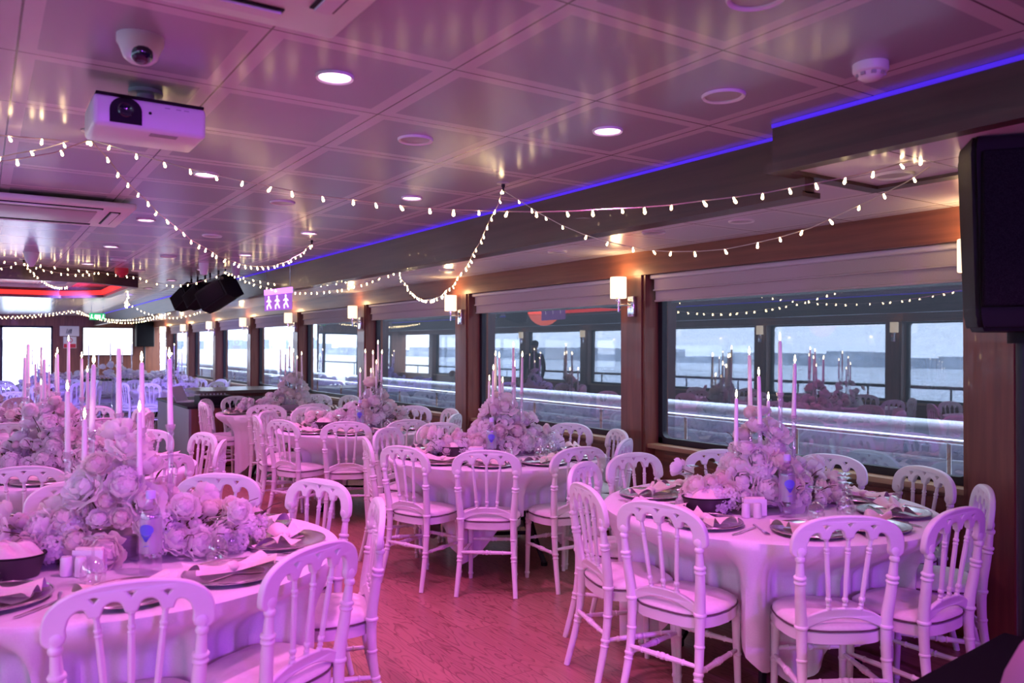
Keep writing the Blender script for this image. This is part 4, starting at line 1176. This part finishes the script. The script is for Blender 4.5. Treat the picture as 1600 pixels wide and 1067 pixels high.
# ------------------------------------------------------------------ lay the tables
BO = {'T1': (.215, .26), 'T2': (.02, .27), 'T3': (-.04, .26), 'T4': (.05, .26)}
BA = {'T1': (-.26, .30), 'T2': (-.33, .18), 'T3': (-.31, .17), 'T4': (-.28, .2)}
SP = {'T1': (-.02, .26), 'T2': (-.135, .26), 'T3': (-.16, .27), 'T4': (-.12, .27)}
SPOTS = {k: [(*BO[k], .04), (*BA[k], .125), (SP[k][0] - .02, SP[k][1] + .02, .085)] for k in BO}
for ti, (tk, (c, angs, tp)) in enumerate(TABLES.items()):
    rot = {'T1': .35, 'T2': 2.50, 'T3': .6, 'T4': .5, 'T5': .4, 'T6': .2, 'T7': .3}[tk]
    dup(table, (c[0], c[1], 0), rot, 'round folding table under the cloth, ' + tp, 'round tables', FIRST)
    o = put(cloth_mesh(angs, rot, ti + 3), 'tablecloth', None, (c[0], c[1], 0)); tag(o, 'pale cloth draped over ' + tp, 'tablecloth', 'round tablecloths')
    clock = by_clock(angs)
    rx, ry, fx, fy = .831, -.556, -.556, -.831      # picture right, towards the camera
    taken = [(c[0] + rx * r_ + fx * f_, c[1] + ry * r_ + fy * f_, d_) for r_, f_, d_ in SPOTS.get(tk, ())]
    for i, a in enumerate(clock):
        p = chair_at(c, a)
        lb = 'white spindle chair, %s clockwise from front at %s' % (ORD[i], tp)
        rz = radians(a) + pi / 2 + random.uniform(-.05, .05)
        dup(chair, (p[0], p[1], 0), rz, lb, 'white chairs at ' + tp, FIRST)
        if tk == 'T7': continue
        q = place_pos(c, a, .585); fc = radians(a) + pi / 2
        pl = 'at %s place clockwise from front, %s' % (ORD[i], tp)
        dup(charger, (q[0], q[1], ZT), fc, 'silver charger plate ' + pl, 'charger plates at ' + tp, FIRST)
        n_ = put(NAPKIN[(i + ti) % 4], 'napkin', None, (q[0], q[1], ZT), fc + random.uniform(-.5, .5)); tag(n_, 'pink bow-tied napkin ' + pl, 'napkin', 'bow-tied napkins at ' + tp)
        if tk in ('T5', 'T6'): continue
        ct, st = cos(radians(a)), sin(radians(a)); tx, ty = -st, ct
        f_ = put(FORK, 'fork', None, (q[0] - tx * .195 + ct * .01, q[1] - ty * .195 + st * .01, ZT), fc); tag(f_, 'steel fork ' + pl, 'fork', 'forks at ' + tp)
        k_ = put(KNIFE, 'knife', None, (q[0] + tx * .195 + ct * .01, q[1] + ty * .195 + st * .01, ZT), fc); tag(k_, 'steel knife ' + pl, 'knife', 'knives at ' + tp)
        g_ = None
        for da, gr in ((15, .40), (-15, .40), (9, .385), (18, .44), (-18, .44), (15, .36), (-15, .36), (0, .37)):
            q_ = place_pos(c, a + da, gr)
            if all(hypot(q_[0] - x_, q_[1] - y_) > r_ + .045 for x_, y_, r_ in taken):
                g_ = q_; break
        if g_ is None: continue
        taken.append((g_[0], g_[1], .04))
        dup(goblet, (g_[0], g_[1], ZT), 0, 'upturned wine glass ' + pl, 'upturned wine glasses at ' + tp, FIRST)
    # centrepiece
    if tk in CANDLES:
        cs = CANDLES[tk]; mx_ = sum(q[0] for q in cs) / len(cs); my_ = sum(q[1] for q in cs) / len(cs)
        arrangement(c, 20 + ti, 'ivory rose and hydrangea centrepiece under the candles on ' + tp, 'rose centrepieces', (mx_, my_), n_rose=58 if tk in ('T1', 'T2', 'T3', 'T6') else 40, half=.50 if tk != 'T2' else .44, height=.42)
        candles(c, cs, tp, tp)
    if tk in ('T1', 'T2', 'T3', 'T4'):
        # bottle, basket, shakers on the camera side of the centrepiece
        rx, ry, fx, fy = .831, -.556, -.556, -.831      # picture right, towards the camera
        def at(r_, f_): return (c[0] + rx * r_ + fx * f_, c[1] + ry * r_ + fy * f_, ZT)
        bo = BO[tk]
        o = dup(bottle, at(*bo), radians(-33.8), 'clear water bottle with blue emblem on ' + tp, 'water bottles', FIRST)
        ba = BA[tk]
        dup(basket, at(*ba), radians(-33.8), 'dark oval bread basket on ' + tp, 'bread baskets', FIRST)
        o = basket_cloth(ti).build('bread_cloth', M['napkin'], None, at(*ba), radians(-33.8)); tag(o, 'folded pink napkin filling the bread basket on ' + tp, 'napkin', 'napkins in the bread baskets')
        sp = SP[tk]
        o = put(SHAKER, 'salt_shaker', None, at(sp[0] - .045, sp[1] + .03)); tag(o, 'white shaker beside the bread basket on ' + tp, 'shaker', 'white shakers')
        o = put(SHAKER, 'pepper_shaker', None, at(sp[0] + .008, sp[1] + .035)); tag(o, 'white shaker beside the water bottle on ' + tp, 'shaker', 'white shakers')
        dup(holder, at(sp[0] + .01, sp[1] - .02), radians(-33.8), 'white napkin holder behind the shakers on ' + tp, 'napkin holders', FIRST)

arrangement(TABLES['T7'][0], 77, 'rose centrepiece on the table before the red ring', 'rose centrepieces', n_rose=26, half=.42, height=.40)
candles(TABLES['T7'][0], [(-.12, .05, 1.52), (-.05, -.04, 1.42), (0, .06, 1.58), (.06, -.05, 1.35), (.12, .03, 1.48)], TABLES['T7'][2], TABLES['T7'][2])

# far tables in the blue light, and the row mirrored in the windows
FARTAB = [((3.05, 15.9), 'blue-lit table by the seventh window', True), ((.95, 16.9), 'blue-lit table in front of the head table', True), ((-.15, 12.6), 'blue-lit table under the red ring', True)]
REFL = [((-2.35, 2.6), 'r', False), ((-2.35, 5.0), 'r', False), ((-2.35, 7.4), 'r', False), ((-2.35, 9.8), 'r', False)]
for k, (c, tp, named) in enumerate(FARTAB + REFL):
    angs = [36 * i - 90 for i in range(10)] if named else [60 * i - 75 for i in range(6)]
    L_ = (lambda a, b_: a + ', ' + tp) if named else (lambda a, b_: b_)
    G_ = tp if named else 'things mirrored in the windows'
    dup(table, (c[0], c[1], 0), 0, L_('round folding table', 'round table of the aisle row, seen mirrored in windows'), 'far round tables' if named else 'tables mirrored in the windows', FIRST)
    o = put(cloth_mesh(angs, .3 * k, 40 + k), 'tablecloth', None, (c[0], c[1], 0)); tag(o, L_('pale cloth', 'pale cloth of the aisle row, seen mirrored in windows'), 'tablecloth', 'far tablecloths' if named else 'tablecloths mirrored in the windows')
    for i, a in enumerate(by_clock(angs)):
        p = chair_at(c, a); o = put(chair_small, 'napoleon_chair', None, (p[0], p[1], 0), radians(a) + pi / 2)
        tag(o, L_('white chair, %s clockwise from the front' % ORD[i], 'white chair of the aisle row, seen mirrored in windows'), 'chair', ('white chairs at the ' + tp) if named else 'chairs mirrored in the windows')
    arrangement(c, 60 + k, L_('rose centrepiece', 'rose centrepiece of the aisle row, seen mirrored in windows'), 'far centrepieces' if named else 'centrepieces mirrored in the windows', n_rose=22, half=.40, height=.40)
    lst = [(-.14, .05, 1.53), (-.06, -.04, 1.43), (0, .06, 1.60), (.06, -.05, 1.36), (.13, .03, 1.49)]
    for j, (x, y, z) in enumerate(lst):
        o = put(make_candle(.27), 'taper_candle', None, (c[0] + x, c[1] + y, z - .306))
        tag(o, L_('lit taper candle, %s from the wall' % ORD[j], 'lit taper of the aisle row, seen mirrored in windows') if not named else 'lit taper candle, %s from the left, %s' % (ORD[j], tp), 'candle', ('tapers at the ' + tp) if named else 'tapers mirrored in the windows')
        put(FLAME, 'flame', o, (0, 0, .272))
        h = put(holder_mesh(z - .306 - ZT + .014), 'candle_holder', None, (c[0] + x, c[1] + y, ZT))
        tag(h, 'crystal candle holder, %s from the left, %s' % (ORD[j], tp) if named else 'crystal holder of the aisle row, seen mirrored in windows', 'candle holder', ('holders at the ' + tp) if named else 'holders mirrored in the windows')

# head table with a garland and clear chairs
t = thing('head_table', 'long head table with white cloth before the far wall', 'table', (2.55, 20.6, 0))
b = MB(); b.bbox(-1.35, 1.35, -.35, .35, .70, .74, .008); b.build('table_top', M['trough'], t)
for sx in (-1.2, 1.2): MB().bbox(sx - .03, sx + .03, -.25, .25, 0, .70, .006).build('leg', M['black_metal'], t)
def skirt(u, v):
    a = u * 4; per = [(-1.36, -.36), (1.36, -.36), (1.36, .36), (-1.36, .36)]
    i = int(a) % 4; f = a - int(a); p, q = per[i], per[(i + 1) % 4]
    x = p[0] + (q[0] - p[0]) * f; y = p[1] + (q[1] - p[1]) * f
    w = .012 * sin(f * (60 if i % 2 == 0 else 18)) * (1 - v)
    return (x * (1 + w * .3), y * (1 + w * 1.5), .02 + .727 * v)
b = MB(); b.grid(skirt, 240, 6, True); b.add([(-1.36, -.36, .747), (1.36, -.36, .747), (1.36, .36, .747), (-1.36, .36, .747)], [(0, 1, 2, 3)], False)
o = b.build('tablecloth', M['cloth'], None, (2.55, 20.6, 0)); tag(o, 'white cloth to the floor on the head table', 'tablecloth')
rg = thing('flower_garland', 'long low ivory flower garland along the head table', 'flowers', (2.55, 20.6, .75))
b = MB(); b.bbox(-1.2, 1.2, -.05, .05, 0, .05, .01); b.build('foam_base', M['leaf'], rg)
random.seed(8)
for k in range(76):
    u = random.uniform(-1.25, 1.25); h = .14 + .22 * exp(-(u / .35) ** 2); s_ = random.random()
    o = put(ROSES[random.randrange(5)] if k % 3 else HYD[0], 'rose' if k % 3 else 'hydrangea_head', rg, (u, random.uniform(-.14, .14) * (1.2 - s_), .04 + h * s_)); r = random.uniform(.055, .08); o.scale = (r, r, r); o.rotation_euler = (random.uniform(-.9, .5), random.uniform(-.5, .5), 0)
for k in range(6):
    o = put(chair_clear, 'crystal_chair', None, (1.5 + .42 * k, 19.95, 0), random.uniform(-.1, .1)); tag(o, 'clear acrylic chair at the head table, %s from the glass doors' % ORD[k], 'chair', 'clear chairs at the head table')
for k, (x, z) in enumerate([(2.1, 1.62), (2.3, 1.45), (2.55, 1.70), (2.8, 1.5), (3.0, 1.66), (3.2, 1.4)]):
    o = put(make_candle(.3), 'taper_candle', None, (x, 20.62, z - .34)); tag(o, 'lit taper on the head table, %s from the glass doors' % ORD[k], 'candle', 'tapers on the head table'); put(FLAME, 'flame', o, (0, 0, .302))
    h = put(holder_mesh(z - .34 - .75 + .014), 'candle_holder', None, (x, 20.62, .75)); tag(h, 'crystal holder on the head table, %s from the glass doors' % ORD[k], 'candle holder', 'holders on the head table')

# ------------------------------------------------------------------ desk, counter
t = thing('dj_desk', 'grey fronted desk with dark end panel beside the dance floor', 'desk', (2.2, 10.6, 0))
b = MB(); b.box(0, .03, 0, 2.1, .02, .76); b.build('front_panel', M['desk_grey'], t)
b = MB(); b.box(.03, .80, 0, .03, .02, .76); b.box(.03, .80, 2.07, 2.1, .02, .76); b.build('end_panel', M['wood'], t)
b = MB(); b.bbox(-.02, .82, -.02, 2.12, .76, .79, .006); b.build('desk_top', M['black'], t)
b = MB(); b.box(0.02, .78, .02, 2.08, 0, .02); b.build('plinth', M['black'], t)
t = thing('laptop', 'open grey laptop on the desk', 'laptop', (2.40, 11.5, .79), radians(50))
MB().bbox(-.16, .16, -.11, .11, 0, .016, .004).build('keyboard_base', M['grey_plastic'], t)
MB().bbox(-.16, .16, -.006, .006, 0, .22, .004, Matrix.Translation((0, .11, .014)) @ Matrix.Rotation(-.45, 4, 'X')).build('display_lid', M['grey_plastic'], t)
t = thing('audio_mixer', 'black mixer with knobs at the near end of the desk', 'mixer', (2.55, 10.85, .79), 0)
MB().bbox(-.20, .22, -.16, .16, 0, .12, .01).build('case', M['black'], t)
for k in range(8): MB().lathe([(.012, .12), (.010, .14), (.001, .14)], 8, Matrix.Translation((-.15 + .045 * k, .06, 0))).build('knob', M['grey_plastic'], t)
t = thing('bar_counter', 'dark curved wooden counter under the windows beyond the desk', 'counter', (3.55, 13.6, 0))
MB().bbox(-.62, .62, -.45, .55, 0, .80, .02).build('cabinet_body', M['wood'], t)
def rr(hx, hy, r, n=8):
    out_ = []
    for cx, cy, a0 in ((hx - r, hy - r, 0), (-hx + r, hy - r, pi / 2), (-hx + r, -hy + r, pi), (hx - r, -hy + r, 1.5 * pi)):
        out_ += [(cx + r * cos(a0 + pi / 2 * k / n), cy + r * sin(a0 + pi / 2 * k / n)) for k in range(n + 1)]
    return out_
MB().prism(rr(.72, .62, .3), .80, .85).build('counter_top', M['wood_dark'], t)
for k in range(2): MB().bbox(-.56 + .58 * k, -.02 + .58 * k, -.462, -.448, .08, .74, .005).build('cabinet_door', M['wood_dark'], t)

# ------------------------------------------------------------------ hanging speakers above the dance floor
t = thing('speaker_bar', 'black bar on short drop rods holding the ceiling speakers', 'bar', (2.28, 10.2, 0))
MB().bbox(-.02, .02, -.9, .75, 2.31, 2.34, .004).build('cross_bar', M['black_metal'], t)
for y in (-.75, -.35, -.1, .3, .65): MB().tube([(0, y, 2.335), (0, y, ZC)], .012, 8).build('drop_rod', M['black_metal'], t)
for k, y in enumerate((9.62, 10.35, 10.85)):
    t = thing('hanging_speaker', 'black wedge speaker hanging from the ceiling bar, ' + ('nearest the purple sign', 'middle of three', 'nearest the red ring')[k], 'speaker', ((2.32, 2.27, 2.22)[k], y, 2.31), radians(-38 if k == 0 else -55), 'hanging black speakers')
    s_ = .74 if k == 0 else .62
    poly = [(-.21, -.05), (-.14, -.19), (.14, -.19), (.21, -.05), (.16, .22), (-.16, .22)]
    mx = Matrix.Translation((0, 0, -.20 * s_)) @ Matrix.Rotation(radians(62), 4, 'Y') @ Matrix.Rotation(.25, 4, 'X')
    MB().prism([(x * s_, y_ * s_) for x, y_ in poly], -.27 * s_, .27 * s_, mx).build('cabinet', M['black'], t)
    MB().prism([(x * s_ * .8, -.192 * s_ + q) for x, q in ((-.15, -.006), (.15, -.006), (.15, .0), (-.15, .0))], -.24 * s_, .24 * s_, mx).build('grille', M['grille'], t)
    MB().bbox(-.025, .025, -.012, .012, -.12, .0, .004).build('bracket', M['black_metal'], t)

# lit purple sign hanging below the fascia
t = thing('hanging_sign', 'purple lit acrylic sign with white figures hanging near the fascia', 'sign', (2.62, 8.35, 0), radians(8))
MB().bbox(-.01, .01, -.32, .32, 2.10, 2.16, .004).build('lamp_housing', M['lilac_led'], t)
MB().box(-.003, .003, -.32, .32, 1.93, 2.10).build('acrylic_panel', M['lilac_panel'], t)
b = MB()
for cy in (-.2, 0.0, .2):
    def seg(a0, a1, w=.012):
        b.tube([(-.006, cy + a0[0], 2.015 + a0[1]), (-.006, cy + a1[0], 2.015 + a1[1])], w, 6)
    b.ball((-.006, cy + .01, 2.075), .016, 8, 6, (.4, 1, 1))
    seg((.005, .04), (-.005, -.01)); seg((-.005, -.01), (.045, -.035), .009); seg((.045, -.035), (.04, -.07), .008); seg((-.005, -.01), (-.05, -.06), .009)
    seg((.005, .035), (.055, .015), .007); seg((.005, .035), (-.045, .01), .007)
b.build('running_figure', M['lilac_white'], t)
for y in (-.28, .28): MB().tube([(0, y, 2.155), (0, y, ZC)], .004, 6).build('hanging_rod', M['chrome'], t)

# ------------------------------------------------------------------ far wall fittings
t = thing('wall_screen', 'white lit screen on the far wood wall', 'screen', (3.1, YF - .04, 1.69))
MB().bbox(-.66, .66, -.02, .03, -.41, .41, .008).build('bezel', M['black'], t)
MB().box(-.635, .635, -.024, -.02, -.385, .385).build('screen_panel', M['screen'], t)
t = thing('framed_poster', 'white framed drawing on the far wall left of the screen', 'poster', (2.12, YF - .02, 1.98))
MB().bbox(-.24, .24, -.015, .015, -.14, .14, .004).build('frame', M['white_plastic'], t)
MB().box(-.22, .22, -.018, -.015, -.12, .12).build('sheet', M['paper'], t)
b = MB()
for k in range(5): b.tube([(-.08 + .03 * k, -.019, -.07), (-.05 + .03 * k + .02 * sin(k), -.019, .06 - .02 * (k % 2))], .008, 5)
b.build('drawing', M['ink'], t)
t = thing('safety_notice', 'red and white safety notice below the framed drawing', 'sign', (2.13, YF - .02, 1.66))
MB().bbox(-.16, .16, -.012, .012, -.16, .16, .004).build('board', M['paper'], t)
b = MB(); b.box(-.15, .15, -.015, -.012, -.15, -.04); b.lathe([(.05, 0), (.07, 0), (.07, .002), (.05, .002)], 20, Matrix.Translation((0, -.013, .06)) @ Matrix.Rotation(pi / 2, 4, 'X'), cap=False); b.build('red_print', M['red'], t)
t = thing('exit_sign', 'green and white exit sign hanging before the screen', 'sign', (2.05, 18.6, 2.17), radians(20))
MB().bbox(-.16, .16, -.012, .012, -.07, .07, .004).build('board', M['green'], t)
b = MB(); b.box(-.06, .06, -.016, -.012, -.035, .035)
b.build('door_pictogram', M['exit_white'], t)
b = MB()
for x in (-.12, .12): b.ball((x, -.014, .035), .012, 8, 6, (1, .3, 1)); b.tube([(x, -.014, .02), (x - .01, -.014, -.01)], .012, 6); b.tube([(x - .01, -.014, -.01), (x + .025, -.014, -.04)], .008, 6); b.tube([(x - .01, -.014, -.01), (x - .03, -.014, -.045)], .008, 6)
b.build('running_figure', M['exit_white'], t)
for x in (-.12, .12): MB().tube([(x, 0, .07), (x, 0, .25)], .004, 6).build('hanging_rod', M['chrome'], t)
t = thing('tall_speaker', 'tall black loudspeaker in the corner beside the screen', 'speaker', (4.02, YF - .28, 1.9))
MB().bbox(-.24, .24, -.2, .2, -.36, .36, .02).build('cabinet', M['black'], t)
MB().bbox(-.21, .21, -.205, -.195, -.33, .33, .01).build('grille', M['grille'], t)
MB().tube([(0, 0, -1.9), (0, 0, -.36)], .03, 10).build('stand_pole', M['black_metal'], t)
# ------------------------------------------------------------------ loudspeaker at the window wall, case in the corner
t = thing('loudspeaker', 'large black loudspeaker on a pole at the window wall', 'speaker', (2.98, 1.30, 0), radians(-52))
b = MB(); poly = [(-.19, -.20), (.19, -.20), (.19, .02), (.11, .20), (-.11, .20), (-.19, .02)]
b = MB()
bm = bmesh.new(); vs = [bm.verts.new((x * k_, y * k_, z)) for z, k_ in ((1.60, .86), (1.64, .93), (2.20, 1.02), (2.25, .97)) for x, y in poly]
n = len(poly)
for j in range(3):
    for i in range(n): bm.faces.new((vs[j * n + i], vs[j * n + (i + 1) % n], vs[(j + 1) * n + (i + 1) % n], vs[(j + 1) * n + i]))
bm.faces.new(vs[:n][::-1]); bm.faces.new(vs[3 * n:])
bmesh.ops.bevel(bm, geom=bm.edges[:], offset=.014, segments=2, affect='EDGES'); bm.verts.index_update()
b.add([v.co[:] for v in bm.verts], [[v.index for v in f.verts] for f in bm.faces], True); bm.free()
b.build('cabinet', M['black'], t)
MB().bbox(-.165, .165, -.212, -.196, 1.68, 2.19, .01).build('grille', M['grille'], t)
MB().bbox(.186, .198, -.12, -.01, 1.90, 2.0, .01).build('side_handle', M['black_metal'], t)
MB().bbox(-.05, .05, .195, .21, 1.88, 1.98, .008).build('rear_handle', M['black_metal'], t)
MB().tube([(0, 0, .05), (0, 0, 1.60)], .019, 12).build('pole', M['black_metal'], t)
MB().lathe([(.045, 1.56), (.045, 1.605)], 14).build('pole_cup', M['black'], t)
MB().lathe([(.001, 0), (.13, 0), (.13, .012), (.03, .03), (.022, .06)], 24).build('base_plate', M['black_metal'], t)
t = thing('equipment_case', 'black equipment case in the bottom corner with small lit display', 'case', (2.55, .92, 0), radians(4))
MB().bbox(-.36, .32, -.36, .36, 0, .56, .015).build('case_body', M['case'], t)
MB().bbox(-.36, .32, -.36, .36, .56, .60, .012).build('lid', M['case'], t)
MB().bbox(-.10, .12, -.372, -.355, .36, .50, .01).build('display_bezel', M['grey_plastic'], t)
MB().box(.02, .05, -.376, -.371, .38, .47).build('display', M['display'], t)
# mauve padded chair back at the very corner
t = thing('padded_seat', 'mauve padded seat back cut by the bottom corner', 'seat', (1.98, .60, 0), radians(-60))
MB().ball((0, 0, .72), .30, 24, 16, (1, .32, 1.15)).build('back_cushion', M['magenta_cloth'], t)
MB().bbox(-.26, .26, -.50, .06, .40, .50, .04).build('seat_cushion', M['magenta_cloth'], t)
for sx in (-.22, .22):
    for sy in (-.45, .02): MB().tube([(sx, sy, 0), (sx, sy, .42)], .015, 8).build('leg', M['black_metal'], t)

# ------------------------------------------------------------------ waiter across the room (mirrored in the third window)
def person(loc, rz):
    root = thing('person', 'person in a dark suit standing still, mirrored in the windows', 'person', loc, rz)
    J = {'pelvis': (0, 0, .98), 'waist': (0, .01, 1.12), 'chest': (0, .0, 1.34), 'neck': (0, .01, 1.52), 'head0': (0, .02, 1.58), 'head1': (0, .03, 1.68), 'head2': (0, .02, 1.77)}
    E_ = [('pelvis', 'waist'), ('waist', 'chest'), ('chest', 'neck'), ('neck', 'head0'), ('head0', 'head1'), ('head1', 'head2')]
    R_ = {'pelvis': .155, 'waist': .145, 'chest': .165, 'neck': .058, 'head0': .075, 'head1': .092, 'head2': .07}
    for s_, n_ in ((-1, 'l'), (1, 'r')):
        J.update({n_ + 'sh': (s_ * .185, 0, 1.44), n_ + 'el': (s_ * .245, -.01, 1.16), n_ + 'wr': (s_ * .235, .07, .92), n_ + 'ha': (s_ * .23, .09, .84),
                  n_ + 'hip': (s_ * .095, 0, .92), n_ + 'kn': (s_ * .105, .01, .50), n_ + 'an': (s_ * .11, -.02, .09), n_ + 'to': (s_ * .125, .14, .04)})
        R_.update({n_ + 'sh': .075, n_ + 'el': .055, n_ + 'wr': .038, n_ + 'ha': .036, n_ + 'hip': .098, n_ + 'kn': .070, n_ + 'an': .048, n_ + 'to': .040})
        E_ += [('chest', n_ + 'sh'), (n_ + 'sh', n_ + 'el'), (n_ + 'el', n_ + 'wr'), (n_ + 'wr', n_ + 'ha'), ('pelvis', n_ + 'hip'), (n_ + 'hip', n_ + 'kn'), (n_ + 'kn', n_ + 'an'), (n_ + 'an', n_ + 'to')]
        for f in range(5):
            a = J[n_ + 'ha']; k = 'f%s%d' % (n_, f); o_ = (f - 1.5) * .018
            J[k] = (a[0] + (s_ * -.03 if f == 4 else 0), a[1] + (o_ if f < 4 else .04), a[2] - (.085 - abs(f - 1.5) * .01 if f < 4 else .03)); R_[k] = .009; E_.append((n_ + 'ha', k))
    names = list(J); me = bpy.data.meshes.new('body'); me.from_pydata([J[k] for k in names], [(names.index(a), names.index(c_)) for a, c_ in E_], [])
    o = bpy.data.objects.new('body', me); COL.objects.link(o)
    sk = o.modifiers.new('skin', 'SKIN'); su = o.modifiers.new('sub', 'SUBSURF'); su.levels = 2; su.render_levels = 2
    for i, k in enumerate(names):
        v = me.skin_vertices[0].data[i]; r = R_[k]; v.radius = (r, r * (.72 if k in ('pelvis', 'waist', 'chest') else 1)); v.use_root = (k == 'pelvis')
    dg = bpy.context.evaluated_depsgraph_get(); dg.update(); m2 = bpy.data.meshes.new_from_object(o.evaluated_get(dg))
    bpy.data.objects.remove(o)
    m2.materials.clear(); m2.materials.append(M['suit']); m2.materials.append(M['skin'])
    for p in m2.polygons:
        p.use_smooth = True; c_ = p.center
        p.material_index = 1 if (c_.z > 1.55 or (c_.z < .90 and abs(c_.x) > .195)) else 0
    body = put(m2, 'body', root)
    b = MB(); b.ball((0, .005, 1.735), .098, 18, 12, (1, 1.05, .95)); b.build('hair', M['hair'], root)
    b = MB(); b.tube([(0, .115, 1.70), (0, .135, 1.665), (0, .112, 1.655)], [.008, .013, .008], 8); b.build('nose', M['skin'], root)
    b = MB(); b.ball((-.035, .108, 1.70), .011, 8, 6); b.ball((.035, .108, 1.70), .011, 8, 6); b.build('eye', M['lens'], root)
    b = MB(); b.ball((0, .105, 1.625), .02, 8, 6, (1, .3, .3)); b.build('mouth', M['red'], root)
    b = MB(); b.ball((-.095, .02, 1.68), .022, 8, 6, (.4, .8, 1.3)); b.ball((.095, .02, 1.68), .022, 8, 6, (.4, .8, 1.3)); b.build('ear', M['skin'], root)
    return root


person((-2.25, 15.6, 0), radians(-120))
